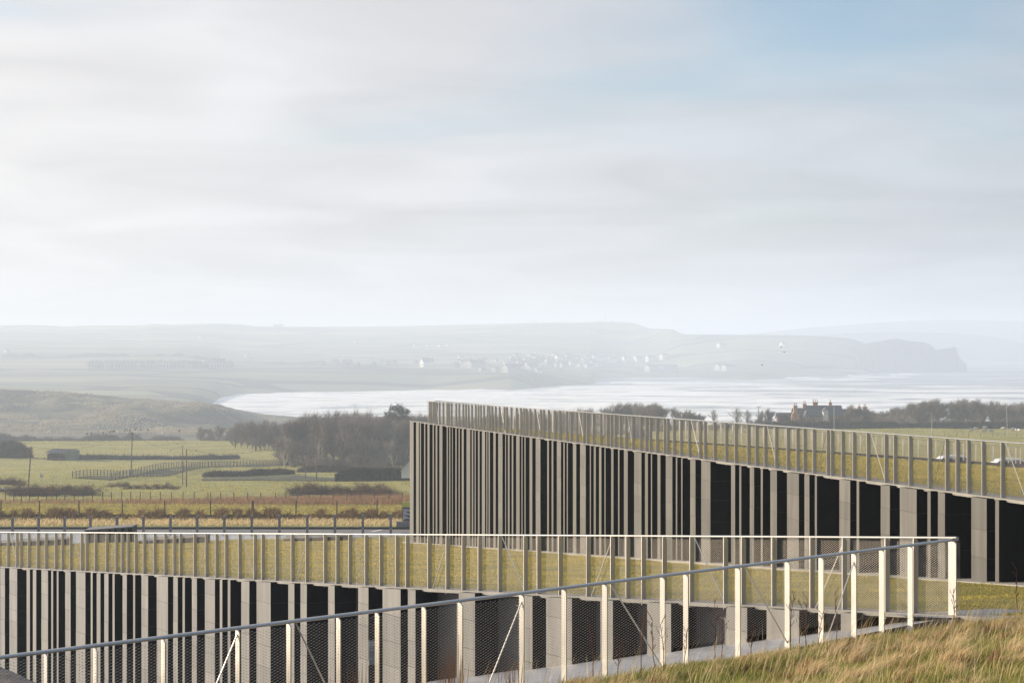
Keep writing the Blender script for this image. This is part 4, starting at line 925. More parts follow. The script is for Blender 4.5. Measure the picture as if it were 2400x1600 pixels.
hedge('hedge', 'dark garden hedge under the stone house', 1790, 2110, 590, 592, 2.2, 3, M_HEDGED, 4500, blade=.45, lump=.15)
hedge('hedge', 'dark hedge at the foot of the shelter belt', 2110, 2440, 596, 590, 2.0, 3, M_HEDGED, 4000, blade=.45, lump=.25)
def shrub(seed, m, n=1500, up=.6):
    rs = random.Random(seed); V = []; b = MB(); tips = []
    for _ in range(16):
        a = rs.uniform(0, 6.28); t = rs.uniform(.15, 1.0); d = Vector((math.cos(a) * t, math.sin(a) * t, rs.uniform(.5, 1.1) * (1.2 - .5 * t))); p = Vector((rs.gauss(0, .15), rs.gauss(0, .15), -.1))
        for q in range(3): p2 = p + d * .28 + Vector((rs.gauss(0, .05), rs.gauss(0, .05), 0)); b.tube(p, p2, .022 - .006 * q, .016 - .005 * q, n=3, cap=False); p = p2; tips.append((Vector(p), Vector(d).normalized()))
    for _ in range(n):
        p, d = rs.choice(tips); e = (d * .6 + Vector((rs.gauss(0, .55), rs.gauss(0, .55), rs.gauss(.35 * up, .4)))).normalized(); L_ = rs.uniform(.1, .36); s_ = e.cross(Vector((rs.gauss(0, 1), rs.gauss(0, 1), rs.gauss(0, 1)))).normalized() * .008
        p = p + Vector((rs.gauss(0, .13), rs.gauss(0, .13), rs.gauss(0, .1))); V += [p - s_, p + s_, p + e * L_]
    return b.mesh('stems', [M_BARK]), np_mesh('twigs', [tuple(v) for v in V], np.arange(len(V)).reshape(-1, 3), [m])
SHR = [shrub(1, M_BRAMBLE), shrub(2, M_BRAMBLE), shrub(3, M_HEDGE), shrub(4, M_TWIG)]
def shrubs(n, x0, x1, D0, D1, h, label, group, kinds, wide=(1.2, 2.0)):
    r_ = random.Random(int(x0 * 7 + D0))
    for q in range(n):
        x = x0 + (x1 - x0) * (q + r_.random()) / n; D = r_.uniform(D0, D1); X = XI(x, D); k = r_.choice(kinds); hh = h * r_.uniform(.55, 1.15); wd = hh * r_.uniform(*wide)
        o = empty('bramble_bush' if k < 2 else 'shrub', (X, D, gz(X, D) - .05), r_.uniform(0, 6)); o.scale = (wd, wd, hh); tag(o, label, 'bush', group)
        link('stems', SHR[k][0], o); link('twigs', SHR[k][1], o)
shrubs(16, 692, 930, 252, 266, 1.7, 'brown bramble bush behind the reed grass near the column building', 'brambles near the column building', (0, 1, 0, 2))
shrubs(14, 30, 215, 256, 270, 1.6, 'brown bramble bush beside the bend of the side road', 'brambles beside the side road', (0, 1, 2))
shrubs(9, 255, 425, 292, 312, 1.0, 'small dark bush among the lane fences', 'bushes among the lane fences', (0, 2))
shrubs(6, -20, 62, 322, 334, 1.4, 'low red brown bush below the grey road sign', 'bushes below the road sign', (0, 1))
shrubs(30, 670, 1012, 448, 470, 2.6, 'twiggy undergrowth bush at the edge of the bare wood', 'undergrowth of the bare wood', (3, 0, 3, 2), (.8, 1.3))
shrubs(34, 2035, 2450, 605, 650, 3.6, 'twiggy bush filling the shelter belt behind the sheep pasture', 'undergrowth of the shelter belt', (3, 3, 2), (.8, 1.3))
shrubs(30, 1070, 1680, 545, 580, 3.6, 'twiggy bush at the edge of the copse beyond the grass roof', 'undergrowth of the copse', (3, 3, 2), (.8, 1.3))
shrubs(12, 1690, 1860, 590, 606, 3.0, 'twiggy bush under the open trees beside the stone house', 'bushes beside the stone house', (3, 2), (.8, 1.2))
shrubs(12, 1870, 2040, 596, 606, 3.0, 'twiggy garden bush in front of the stone house', 'garden bushes of the stone house', (3, 2), (.8, 1.2))
shrubs(16, 480, 690, 640, 720, 3.0, 'red brown scrub bush along the foot of the dunes', 'scrub bushes along the dunes', (0, 1, 3), (1.0, 1.8))
hedge('scrub_belt', 'grey scrub belt behind the crest of the barn field', -40, 420, 720, 760, 3.0, 10, M_HEDGE, 5000, 'scrub', .9, .5)
# lane and side road on the left
def ribbon(name, pts, wdt, m, dz=.08):
    V = []; 
    for x, D in pts: X = XI(x, D); V += [(X - wdt / 2, D, gz(X - wdt / 2, D) + dz), (X + wdt / 2, D, gz(X + wdt / 2, D) + dz)]
    n = len(pts); Fc = [(2 * i, 2 * i + 1, 2 * i + 3, 2 * i + 2) for i in range(n - 1)]
    return tag(link(name, np_mesh(name, V, Fc, [m], smooth=True)), kind='structure')
def between(name, pa, pb, n, m, dz=.12):
    V = []
    for q in range(n + 1):
        f = q / n * (len(pa) - 1); k = min(int(f), len(pa) - 2); f -= k
        for pl in (pa, pb):
            x = pl[k][0] + (pl[k + 1][0] - pl[k][0]) * f; y = pl[k][1] + (pl[k + 1][1] - pl[k][1]) * f; V.append((x, y, gz(x, y) + dz))
    return tag(link(name, np_mesh(name, V, [(2 * q, 2 * q + 1, 2 * q + 3, 2 * q + 2) for q in range(n)], [m], smooth=True)), kind='structure')
between('lane', [a0, a1, a2], [b0, b1, b2], 60, M_LANE_SHADE)
between('shaded_bank_strip', [(XI(478, 372), 372), (XI(690, 384), 384), (XI(800, 372), 372)], [(XI(470, 345), 345), (XI(690, 352), 352), (XI(800, 356), 356)], 40, M_LANE_SHADE)  # dark strip painted in where the field bank lies in shade
V = []; pr = [(-120, 286), (0, 290), (60, 296), (100, 302)]
for x, D in pr:
    for dd in (-9, 0, 9 if x < 60 else 1): V.append((XI(x, D + dd), D + dd, gz(XI(x, D + dd), D + dd) + .25))
i = np.arange(12).reshape(4, 3); Fc = np.stack([i[:-1, :-1], i[1:, :-1], i[1:, 1:], i[:-1, 1:]], -1).reshape(-1, 4)
tag(link('side_road', np_mesh('side_road', V, Fc, [M_ROAD])), kind='structure')

# ------------------------------------------------------------------ poles, wires, birds
def pole(x, D, ytop, label, lean=0, r=.12, arm=1.2, cat='power pole', m=None):
    X = XI(x, D); z = gz(X, D); zt = -(ytop - 800) / F * D; root = empty('power_pole', (X, D, z)); tag(root, label, cat); h = zt - z
    MB().tube((0, 0, -.5), (lean, 0, h), r, r * .7, n=8).build('pole', m or M_POLE, root)
    if arm:
        MB().box(lean - arm / 2, lean + arm / 2, -.05, .05, h - .35, h - .22).build('cross_arm', M_POLE, root)
        for k in (-.45, 0, .45):
            MB().tube((lean + k * arm, 0, h - .22), (lean + k * arm, 0, h - .02), .035, n=6).build('insulator', M_GALV, root)
    return Vector((X + lean, D, zt))
p1 = pole(66, 312, 1046, 'leaning power pole at the bend of the side road', .45, arm=.7)
p2 = pole(307, 368, 1012, 'tall power pole with birds on its wires beside the lane', .25, arm=1.0)
p3 = pole(428, 322, 1048, 'slim pole on the left of the paired poles', 0, r=.09, arm=0)
p3b = pole(437, 312, 1053, 'thicker pole of the pair carrying the joint cross bar', 0, r=.11, arm=0)
p4 = pole(715, 366, 1057, 'short pole at the field gate', .25, r=.09, arm=.7)
p5 = pole(742, 358, 1004, 'tallest power pole in front of the bare wood', 0, arm=.9)
p6 = pole(1778, 590, 952, 'power pole among the open trees left of the stone house', 0, r=.1, arm=1.4)
b = MB().tube(p3 + Vector((-.1, 0, -.12)), p3b + Vector((.1, 0, .05)), .06, n=5).build('pole_cross_bar', M_POLE); tag(b, 'timber cross bar joining the paired poles', 'cross bar')
for x, D, yt, yb_, lab, arm in ((1955, 470, 953, 1010, 'tall grey flagpole in front of the stone house', 0), (2184, 480, 966, 1002, 'street lamp with short arm before the shelter belt', 1), (2362, 480, 950, 995, 'tall slim leaning pole at the sheep pasture', 0)):
    X = XI(x, D); z = gz(X, D); zt = -(yt - 800) / F * D; root = empty('lamp_post' if arm else 'slim_pole', (X, D, z)); tag(root, lab, 'lamp post' if arm else 'pole')
    ln = -.35 if x == 2362 else 0
    MB().tube((0, 0, -.4), (ln, 0, zt - z), .06, .04, n=6).build('shaft', M_GALV, root)
    if arm: MB().box(-1.1, .05, -.05, .05, zt - z - .08, zt - z).build('lamp_arm', M_GALV, root); MB().box(-1.5, -.9, -.1, .1, zt - z - .14, zt - z - .02).build('lamp_head', M_GALV, root)
    else: MB().tube((ln, 0, zt - z - .02), (ln, 0, zt - z + .1), .07, n=6).build('finial', M_GALV, root)
# grey sign post in the field
root = empty('road_sign', (XI(97, 322), 322, gz(XI(97, 322), 322))); tag(root, 'small grey road sign on a post below the barn', 'sign')
MB().tube((0, 0, -.3), (0, 0, 1.9), .04, n=6).build('post', M_GALV, root); MB().add([(-.22, -.04, 1.3), (.22, -.04, 1.3), (.22, -.04, 1.62), (0, -.04, 2.0), (-.22, -.04, 1.62), (-.22, 0, 1.3), (.22, 0, 1.3), (.22, 0, 1.62), (0, 0, 2.0), (-.22, 0, 1.62)], [(0, 1, 2, 3, 4), (9, 8, 7, 6, 5), (0, 5, 6, 1), (1, 6, 7, 2), (2, 7, 8, 3), (3, 8, 9, 4), (4, 9, 5, 0)]).build('sign_plate', M_GALV, root)
def wire(a, c, sag, label, r=.018):
    b = MB(); n = 14; prev = None; o = Vector(a)
    for q in range(n + 1):
        f = q / n; p_ = Vector(a) * (1 - f) + Vector(c) * f - Vector((0, 0, 4 * sag * f * (1 - f))) - o
        if prev is not None: b.tube(prev, p_, r, n=3, cap=False)
        prev = p_
    ob = b.build('overhead_wire', M_TYRE, None, o); return tag(ob, label, 'wire', 'overhead wires')
wire(p1, p2, 1.5, 'overhead wire from the leaning pole to the tall pole with birds')
wire(p2, p3, 1.2, 'overhead wire from the tall pole with birds to the paired poles')
wire(p3b, p5, 2.2, 'overhead wire from the paired poles to the tallest pole')
wire(p1, P(-150, 1080, 300), 1, 'overhead wire leaving the leaning pole past the hedge')
wire(P(20, 1035, 372), p2, 1.0, 'overhead wire where most birds sit left of the tall pole')
wire(p6, P(2500, 985, 640), 2, 'overhead wire from the pole by the stone house over the shelter belt')
bd = MB(); 
for a, c, r0, r1 in (((-.14, 0, 0), (-.05, 0, .06), .03, .09), ((-.05, 0, .06), (.1, 0, .16), .09, .075), ((.1, 0, .16), (.16, 0, .26), .07, .05), ((.16, 0, .26), (.23, 0, .25), .045, .01)): bd.tube(a, c, r0, r1, n=6)
bd = bd.mesh('bird', [M_BIRD])
for q, (x, y) in enumerate(((203, 1018), (215, 1018), (242, 1016), (258, 1013), (264, 1013), (268, 1012), (292, 1010), (298, 1010), (305, 1010), (317, 1008), (330, 1009), (347, 1009), (420, 1011))):
    D = 370; o = link('bird', bd, None, P(x, y, D)); o.rotation_euler = (0, 0, q * 2.1); o.scale = (1.15,) * 3; tag(o, 'small dark bird on the wires by the tall power pole', 'bird', 'birds on the wires')
for q, (x, y, D) in enumerate(((428, 1047, 322), (400, 1056, 330), (460, 1056, 330), (82, 1026, 380))):
    o = link('bird', bd, None, P(x, y, D)); o.rotation_euler = (0, 0, q * 1.3); o.scale = (.8,) * 3; tag(o, 'small dark bird perched near the paired poles', 'bird', 'birds near the paired poles')
wb = MB(); wb.add([(-.5, 0, .12), (0, -.12, 0), (0, .16, 0), (.5, 0, .14), (-.25, .1, .1), (.25, .1, .11), (0, -.25, .02), (0, .3, -.02)], [(0, 1, 2), (0, 2, 4), (3, 2, 1), (3, 5, 2), (1, 6, 2), (2, 7, 1)]); wb.tube((0, -.2, 0), (0, .25, 0), .06, .03, n=6)
wb = wb.mesh('flying_bird', [M_BIRD])
for x, y in ((1786, 855), (1831, 813), (1838, 825)):
    o = link('flying_bird', wb, None, P(x, y, 420)); o.rotation_euler = (.3, .2, 1); tag(o, 'dark bird flying over the bay', 'bird', 'birds flying over the bay')
for q, (x, y) in enumerate(((732, 979), (748, 977), (765, 975), (783, 974), (872, 973))):
    o = link('bird', bd, None, P(x, y, 485)); o.scale = (1.1,) * 3; tag(o, 'dark bird perched in the top of the bare wood', 'bird', 'birds in the bare wood')

# ------------------------------------------------------------------ buildings of the middle distance
def gable_block(root, x0, x1, y0, y1, eave, ridge, wall_m, roof_m, axis='x', over=.3, wname='wall', rname='roof'):
    b = MB()
    if axis == 'x':
        ym = (y0 + y1) / 2
        V = [(x0, y0, -1), (x1, y0, -1), (x1, y1, -1), (x0, y1, -1), (x0, y0, eave), (x1, y0, eave), (x1, y1, eave), (x0, y1, eave), (x0, ym, ridge), (x1, ym, ridge)]
        b.add(V, [(0, 1, 5, 4), (2, 3, 7, 6), (1, 2, 6, 9, 5), (3, 0, 4, 8, 7)]); b.build(wname, wall_m, root)
        r = MB(); t = .18
        for s in (0, 1):
            ye = y0 - over if s == 0 else y1 + over; ze = eave - over * (ridge - eave) / (ym - y0)
            V = [(x0 - over, ye, ze), (x1 + over, ye, ze), (x1 + over, ym, ridge), (x0 - over, ym, ridge)]
            V += [(x, y, z + t) for x, y, z in V]; r.add(V, [(0, 1, 2, 3), (4, 5, 6, 7), (0, 1, 5, 4), (1, 2, 6, 5), (3, 0, 4, 7)])
        return r.build(rname, roof_m, root)
    xm = (x0 + x1) / 2
    V = [(x0, y0, -1), (x1, y0, -1), (x1, y1, -1), (x0, y1, -1), (x0, y0, eave), (x1, y0, eave), (x1, y1, eave), (x0, y1, eave), (xm, y0, ridge), (xm, y1, ridge)]
    b.add(V, [(0, 1, 5, 8, 4), (2, 3, 7, 9, 6), (1, 2, 6, 5), (3, 0, 4, 7)]); b.build(wname, wall_m, root)
    r = MB(); t = .18
    for s in (0, 1):
        xe = x0 - over if s == 0 else x1 + over; ze = eave - over * (ridge - eave) / (xm - x0)
        V = [(xe, y0 - over, ze), (xe, y1 + over, ze), (xm, y1 + over, ridge), (xm, y0 - over, ridge)]
        V += [(x, y, z + t) for x, y, z in V]; r.add(V, [(0, 1, 2, 3), (4, 5, 6, 7), (0, 1, 5, 4), (1, 2, 6, 5), (3, 0, 4, 7)])
    return r.build(rname, roof_m, root)
def chimney(root, x, y, z0, z1, wdt, pots, ph=1.1):
    c = MB().box(x - wdt / 2, x + wdt / 2, y - .45, y + .45, z0, z1 - .35); c.box(x - wdt / 2 - .12, x + wdt / 2 + .12, y - .57, y + .57, z1 - .35, z1)
    c = c.build('chimney', M_BRICK, root)
    for k in range(pots):
        px = x + (k - (pots - 1) / 2) * (wdt * .42 if pots > 1 else 0); MB().tube((px, y, z1), (px, y, z1 + ph), .13, .10, n=6).build('chimney_pot', M_POT, c)
D = 620; u = D / F
hx = lambda v: (1800 + v / 7.84 - 1920) * u; hz = lambda v: -(920 + v / 7.84 - 1002) * u
house = empty('stone_house', (XI(1920, D), D, -(1002 - 800) * u)); tag(house, 'large warm stone house with slate roofs and many tall chimneys', 'house')
rm_ = gable_block(house, hx(760), hx(1375), 0, 9, hz(420), hz(250), M_REDST, M_SLATE)
rl_ = gable_block(house, hx(500), hx(775), .5, 8.5, hz(430), hz(298), M_REDST, M_SLATE, rname='roof')
gable_block(house, hx(195), hx(520), 1, 6, hz(480), hz(385), M_REDST, M_SLATE)
gable_block(house, hx(1390), hx(1640), -3, 5, hz(520), hz(375), M_BRICK, M_SLATE, axis='y')
gable_block(house, hx(1360), hx(1760), 3, 9, hz(430), hz(322), M_REDST, M_SLATE)
gable_block(house, hx(640), hx(760), -1.2, 3, hz(470), hz(345), M_REDST, M_SLATE, axis='y')
gable_block(house, hx(1010), hx(1100), -.8, 4, hz(330), hz(285), M_WALLW, M_SLATE, axis='y', wname='dormer', rname='dormer_roof')
for xc, y0, y1, wd, pots in ((494, 430, 235, 66, 2), (710, 300, 215, 64, 2), (907, 260, 180, 86, 3), (1186, 310, 185, 50, 1), (1518, 400, 290, 66, 2), (1721, 330, 262, 44, 1), (1828, 330, 268, 70, 2)):
    chimney(house, hx(xc), -1.0 if xc in (494, 1518) else 4.5, hz(y0), hz(y1), wd / 7.84 * u, pots, 55 / 7.84 * u)
gable_block(house, hx(1690), hx(1900), 4, 9, hz(400), hz(330), M_REDST, M_SLATE)
MB().add([(hx(430), -1.4, -1), (hx(565), -1.4, -1), (hx(565), -.3, -1), (hx(430), -.3, -1), (hx(430), -1.4, hz(385)), (hx(565), -1.4, hz(400)), (hx(565), -.3, hz(400)), (hx(430), -.3, hz(385)), (hx(494), -1.4, hz(330)), (hx(494), -.3, hz(330))], [(0, 1, 5, 8, 4), (2, 3, 7, 9, 6), (1, 2, 6, 5), (3, 0, 4, 7), (4, 8, 9, 7), (8, 5, 6, 9)]).build('chimney_breast', M_BRICK, house)
for xw, zw in ((1415, 400), (1080, 410), (880, 440), (1080, 530), (1240, 430), (860, 530), (700, 430)):
    wn = MB().box(hx(xw) - .55, hx(xw) + .55, -.06 if xw != 700 else -1.26, .02, hz(zw + 30), hz(zw - 15)).build('window', M_WALLW, house)
    for q in (-1, 1): MB().box(hx(xw) + q * .26 - .2, hx(xw) + q * .26 + .2, (-.08 if xw != 700 else -1.28), .0, hz(zw + 27), hz(zw - 12)).build('pane', M_GLASS, wn)
# barn
D = 500; u = D / F; bx_ = lambda v: (v / 7.84 - 140) * u; bz_ = lambda v: -(1030 + v / 7.84 - 1083) * u
barn = empty('old_barn', (XI(140, D), D, -(1083 - 800) * u)); tag(barn, 'old open-fronted barn with dark roof and grey green end', 'barn')
b = MB(); x0, x1, xe = bx_(860), bx_(1195), bx_(1380)
b.box(x0, x1, 4.8, 5.2, -1, bz_(255)); b.box(x0, x1, 0, .3, -1, bz_(330)); b.box(x0, x0 + .3, .3, 4.8, -1, bz_(260)); b.build('stone_wall', M_REDST, barn)
MB().add([(x1, 0, -1), (xe, 0, -1), (xe, 5, -1), (x1, 5, -1), (x1, 0, bz_(250)), (xe, 0, bz_(210)), (xe, 5, bz_(210)), (x1, 5, bz_(250)), (bx_(1300), 0, bz_(180)), (bx_(1300), 5, bz_(180))], [(0, 1, 5, 8, 4), (2, 3, 7, 9, 6), (1, 2, 6, 5), (3, 0, 4, 7), (4, 8, 9, 7), (8, 5, 6, 9)]).build('end_bay', M_RENDER, barn)
MB().add([(bx_(820), -.4, bz_(238)), (bx_(1200), -.4, bz_(250)), (bx_(1300), 2.6, bz_(182)), (bx_(940), 2.6, bz_(172)), (bx_(1200), 5.4, bz_(240)), (bx_(820), 5.4, bz_(238))] , [(0, 1, 2, 3), (3, 2, 4, 5)]).build('roof', M_SLATE, barn)
for q in range(4): MB().box(bx_(880 + 85 * q), bx_(888 + 85 * q), -.05, .1, -1, bz_(250)).build('post', M_WOOD, barn)
for q in (330, 365): MB().box(bx_(800), bx_(1210), -.25, -.15, bz_(q + 6), bz_(q)).build('rail', M_WOOD, barn)
# white gabled house half hidden by the column wall
D = 335; u = D / F
wh = empty('white_house', (XI(985, D), D, -(1106 - 800) * u)); tag(wh, 'white gabled house half hidden behind the column building', 'house')
w0, w1 = (938 - 985) * u, (1030 - 985) * u
gable_block(wh, w0 + .2, w1, 0, 9, (1106 - 1100) * u, (1106 - 1050) * u, M_WALLW, M_SLATE, axis='y')
MB().box(-.5, .5, -.05, .02, .8, 2.0).build('window', M_GLASS, wh)
MB().box(w0, w1, -.12, .05, (1106 - 1103) * u - .1, (1106 - 1103) * u + .02).build('gutter', M_WALLW, wh)
# small pale cottage seen through the roof railing
D = 430; u = D / F
ct = empty('cottage', (XI(1477, D), D, -(1034 - 800) * u)); tag(ct, 'small pale gabled cottage glimpsed through the roof railing', 'house')
gable_block(ct, -.6, .75, 0, 5, 1.2, 2.9, M_BRICK, M_SLATE, axis='y'); gable_block(ct, .75, 4.5, .5, 5, 1.0, 2.2, M_WALLW, M_SLATE)
MB().box(-.2, .25, -.04, .02, .5, 1.1).build('window', M_WALLW, ct)

# white vehicles beyond the roof
def car(x, D, label, zroof, L_=4.4):
    X = XI(x, D); root = empty('parked_car', (X, D, zroof - 1.5)); tag(root, label, 'car', None)
    prof = [(-2.15, .35), (-2.2, .75), (-1.9, .9), (-1.1, 1.0), (-.55, 1.42), (.1, 1.5), (1.1, 1.47), (1.75, 1.05), (2.15, .95), (2.2, .4)]
    V = []; k = len(prof)
    for yy in (-.88, .88): V += [(x_, yy * (.82 if z_ > 1.2 else 1), z_) for x_, z_ in prof]
    MB().add(V, [tuple(range(k)), tuple(range(2 * k - 1, k - 1, -1))] + [(i, (i + 1) % k, k + (i + 1) % k, k + i) for i in range(k)]).build('body', M_CAR, root)
    gl = [(-.95, 1.02), (-.5, 1.36), (.1, 1.43), (1.05, 1.4), (1.5, 1.05)]
    for yy in (-1, 1):
        MB().add([(x_, yy * (.9 if z_ < 1.2 else .76), z_) for x_, z_ in gl], [tuple(range(5))]).build('window', M_GLASS, root)
    for sx in (-1.35, 1.35):
        for sy in (-.85, .85):
            wl = MB().tube((sx, sy - .1, .32), (sx, sy + .1, .32), .33, n=14).build('wheel', M_TYRE, root); MB().tube((sx, sy - .11, .32), (sx, sy + .11, .32), .2, n=10).build('rim', M_GALV, wl)
    for sy in (-.7, .7): MB().box(2.12, 2.2, sy - .13, sy + .13, .78, .92).build('tail_light', M_RUBR, root)
    return root
car(2224, 150, 'white car whose roof shows over the grass roof edge', -(1066.5 - 800) / F * 150)
car(2356, 155, 'pale car farther along behind the back railing', -(1073 - 800) / F * 155)
V = [(14, 112, -10.3), (80, 112, -10.3), (80, 200, -10.6), (14, 200, -10.6)]
# sheep
def sheep_mesh():
    b = MB(); rs = random.Random(2); n = 10; m = 7; V = []
    for i in range(m + 1):
        t = i / m; x = -.5 + t * 1.0; r = .30 * math.sin(math.pi * min(max(t, .06), .94)) ** .45
        for k in range(n): a = 2 * math.pi * k / n; V.append((x, r * .85 * math.cos(a) * rs.uniform(.93, 1.07), .62 + r * math.sin(a) * rs.uniform(.93, 1.07)))
    Fs = [(i * n + k, i * n + (k + 1) % n, (i + 1) * n + (k + 1) % n, (i + 1) * n + k) for i in range(m) for k in range(n)] + [tuple(range(n)), tuple(range((m + 1) * n - 1, m * n - 1, -1))]
    b.add(V, Fs, 0)
    b.tube((.42, 0, .66), (.62, 0, .48), .13, .11, n=8, m=0); b.tube((.6, 0, .5), (.76, 0, .28), .10, .055, n=8, m=1)
    for s in (-1, 1): b.tube((.6, s * .08, .52), (.6, s * .2, .5), .035, .01, n=5, m=1)
    for x in (-.32, .32):
        for s in (-1, 1): b.tube((x, s * .13, .45), (x - .02, s * .13, .2), .055, .04, n=6, m=1); b.tube((x - .02, s * .13, .2), (x + .01, s * .13, 0), .038, .032, n=6, m=1)
    b.tube((-.48, 0, .7), (-.58, 0, .5), .05, .03, n=5, m=0)
    return b.mesh('sheep', [M_SHEEP, M_SHEEPF], True)
sm_ = sheep_mesh()
for q, (x, y, rz) in enumerate(((2275, 1010, .4), (2287, 1007, 0), (2308, 1004, .2), (2306, 1011, -.1), (2322, 1012, .3), (2352, 1006, 2.6), (2374, 1008, .1), (2382, 1010, 1.3), (2388, 1011, 1.8), (2344, 993, 0))):
    D = 30.0; best = min(((abs(1000 - 0), 0),)) ; Dl = np.linspace(250, 640, 400); Xl = XI(x, Dl); yi = 800 - F * ground_z(Xl, Dl) / Dl
    k = int(np.argmin(np.abs(yi - (y + 3)))); D = float(Dl[k]); X = XI(x, D)
    o = link('sheep', sm_, None, (X, D, gz(X, D))); o.rotation_euler = (0, 0, rz); s = 1.25; o.scale = (s, s, s)
    tag(o, 'pale woolly sheep grazing on the pasture beyond the grass roof', 'sheep', 'sheep on the pasture')

# ------------------------------------------------------------------ the town across the bay
def far_house(wd, dp, ev, rd, wall_m):
    b = MB(); V = [(-wd / 2, 0, -3), (wd / 2, 0, -3), (wd / 2, dp, -3), (-wd / 2, dp, -3), (-wd / 2, 0, ev), (wd / 2, 0, ev), (wd / 2, dp, ev), (-wd / 2, dp, ev), (0, 0, rd), (0, dp, rd)]
    b.add(V, [(0, 1, 5, 8, 4), (2, 3, 7, 9, 6), (1, 2, 6, 5), (3, 0, 4, 7)], 0)
    o = .4; b.add([(-wd / 2 - o, -o, ev - o * .8), (0, -o, rd + .15), (0, dp + o, rd + .15), (-wd / 2 - o, dp + o, ev - o * .8), (wd / 2 + o, -o, ev - o * .8), (wd / 2 + o, dp + o, ev - o * .8)], [(0, 1, 2, 3), (1, 4, 5, 2)], 1)
    b.box(-.5, .5, dp * .8, dp * .8 + .8, rd - .5, rd + 1.3, 0)
    for s in (-1, 1): b.box(s * wd * .22 - .5, s * wd * .22 + .5, -.08, .05, ev * .25, ev * .7, 2)
    return b.mesh('far_house', [wall_m, M_FARB, M_GLASS])
HM = [far_house(7, 11, 5, 8.5, M_WALLW), far_house(9, 16, 4, 7, M_WALLW), far_house(8, 12, 6.5, 9.5, M_FARG), far_house(12, 22, 7, 11, M_FARG)]
def put_house(x, y, k, rz, label, group, name='white_house', s=1.0):
    Dl = np.linspace(2350, 5000, 200); zl = np.array([far_hill_z(XI(x, d), d) for d in Dl]); yi = 800 - F * zl / Dl
    j = int(np.argmin(np.abs(yi - y))); D = float(Dl[j]); o = link(name, HM[k], None, (XI(x, D), D, zl[j] - .5)); o.rotation_euler = (0, 0, rz * .5 - .9); o.scale = (s * 1.35,) * 3
    return tag(o, label, 'house', group)
lab1 = 'white gabled villa in the row on the slope above the bay'
for x, y in ((1398, 846), (1426, 850), (1460, 848), (1488, 848), (1516, 846), (1549, 843)): put_house(x, y, 0, rs.uniform(-.4, .1), lab1, 'villas in a row above the bay', s=1.15)
rs = random.Random(9)
for q in range(58): put_house(rs.uniform(1180, 1400), rs.uniform(838, 862), rs.choice([0, 0, 1, 2]), rs.uniform(-.8, .6), 'small house in the hazy town across the bay', 'houses of the town across the bay', s=rs.uniform(.6, .95))
for q in range(30): put_house(rs.uniform(1060, 1260), rs.uniform(848, 874), rs.choice([2, 2, 3, 0]), rs.uniform(-.8, .8), 'grey house on the headland of the town across the bay', 'grey houses on the town headland', 'grey_house', s=rs.uniform(.5, .8))
for q in range(20): put_house(rs.uniform(740, 1000), rs.uniform(852, 866), rs.choice([2, 3, 2]), rs.uniform(.9, 1.9), 'grey house in the outlying streets left of the town', 'grey houses in the outlying streets', 'grey_house', s=rs.uniform(.45, .7))
for x, y in ((465, 791), (498, 794), (830, 803), (970, 812), (1000, 812), (1028, 813), (1048, 812), (1075, 840), (12, 826), (575, 836)): put_house(x, y, 0, rs.uniform(-.3, .2), 'lone white farmhouse on the hillside across the bay', 'white farmhouses on the far hillside', s=.55)
for x, y in ((1738, 811), (1742, 813), (1795, 811), (1830, 813), (1922, 806), (1938, 806), (1683, 815)): put_house(x, y, 0, rs.uniform(-.3, .2), 'white cottage on the open headland beyond the bay', 'white cottages on the headland', s=1.0)
for x, y in ((1680, 868), (1688, 868), (1696, 869), (1516, 870), (1527, 869), (1550, 870), (1560, 869), (1540, 869)): put_house(x, y, 3, rs.uniform(-.2, .2), 'white seafront terrace house above the rocks', 'seafront terrace houses', s=.8)
for q in range(24): put_house(215 + q * 14 + rs.uniform(-3, 3), 863, 2, 1.5 + rs.uniform(-.1, .1), 'grey terrace house in the long row beyond the dunes', 'terrace row beyond the dunes', 'grey_house', s=.85)
for x, y, lab in ((988, 860, 'bright white tall house at the edge of the town'), (498, 862, 'bright white gable at the end of the long terrace row')): put_house(x, y, 0, -.3, lab, None, s=1.2)
D = 5200; root = empty('radio_mast', (XI(1418, D), D, far_hill_z(XI(1418, D), D) - 1)); tag(root, 'slim radio mast on top of the far hill', 'mast')
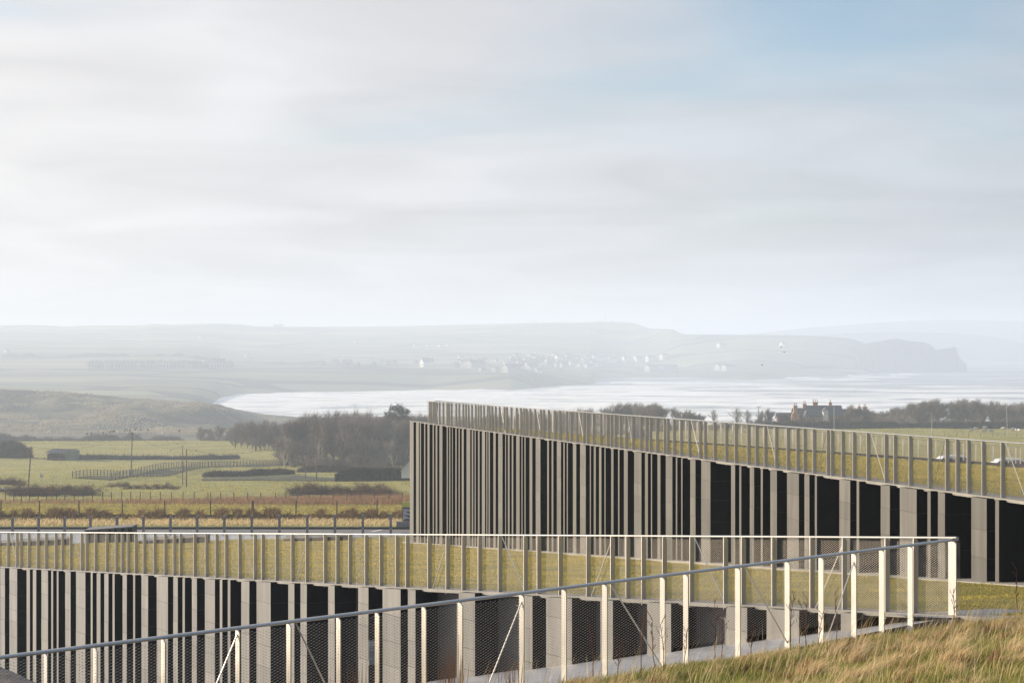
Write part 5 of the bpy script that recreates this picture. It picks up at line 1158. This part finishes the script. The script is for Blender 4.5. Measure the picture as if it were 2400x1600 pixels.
MB().tube((0, 0, -2), (0, 0, 22), 1.1, .5, n=5).build('shaft', M_FARB, root); MB().box(-2.2, 2.2, -.6, .6, 19, 20).build('cross_arm', M_FARB, root)
o = MB().box(-2.5, 2.5, 0, 4, -2, 4).build('mast_hut', M_FARB, None, (XI(1434, D), D, far_hill_z(XI(1434, D), D))); tag(o, 'small hut beside the radio mast on the far hill', 'hut')
root = empty('hilltop_building', (XI(657, D), D - 50, far_hill_z(XI(657, D), D - 50))); tag(root, 'long low building on the skyline of the far hill', 'building')
MB().box(-12, 12, 0, 10, -4, 6).build('wall', M_FARG, root); MB().box(-13, 13, -.6, 10.6, 6, 7).build('roof', M_FARB, root)
# far trees as dark clumps in the town's gardens
for (x0, x1, y, h, lab) in ((0, 520, 862, 9, 'hazy belt of trees behind the terrace row across the dunes'), (600, 760, 862, 7, 'hazy belt of trees beyond the bay beach')):
    V = []; n_ = 120
    for q in range(n_ + 1):
        x = x0 + (x1 - x0) * q / n_; D = 3080; X = XI(x, D); z = far_hill_z(X, D); hh = h * (.1 + 1.5 * max(0, float(fbm(x / 22, 8.8, 4)) - .28))
        V += [(X, D, z - 2), (X, D + 5, z + hh), (X, D + 30, z - 2)]
    i = np.arange((n_ + 1) * 3).reshape(n_ + 1, 3); Fc = np.stack([i[:-1, :-1], i[1:, :-1], i[1:, 1:], i[:-1, 1:]], -1).reshape(-1, 4)
    tag(link('tree_belt', np_mesh('tree_belt', V, Fc, [M_HEDGED])), lab, 'trees', kind='stuff')

# ------------------------------------------------------------------ haze
hz_ = MB().box(-9000, 9000, -200, 14000, -76, 82).build('haze', [])
m = bpy.data.materials.new('sea_haze'); m.use_nodes = True; n = m.node_tree.nodes; n.clear()
o_ = n.new('ShaderNodeOutputMaterial'); pv = n.new('ShaderNodeVolumePrincipled'); pv.inputs['Color'].default_value = (.73, .83, 1, 1); pv.inputs['Density'].default_value = .00038; pv.inputs['Anisotropy'].default_value = 0.15
m.node_tree.links.new(pv.outputs[0], o_.inputs['Volume']); hz_.data.materials.append(m); tag(hz_, 'thin pale sea haze filling the air', 'haze', kind='stuff')
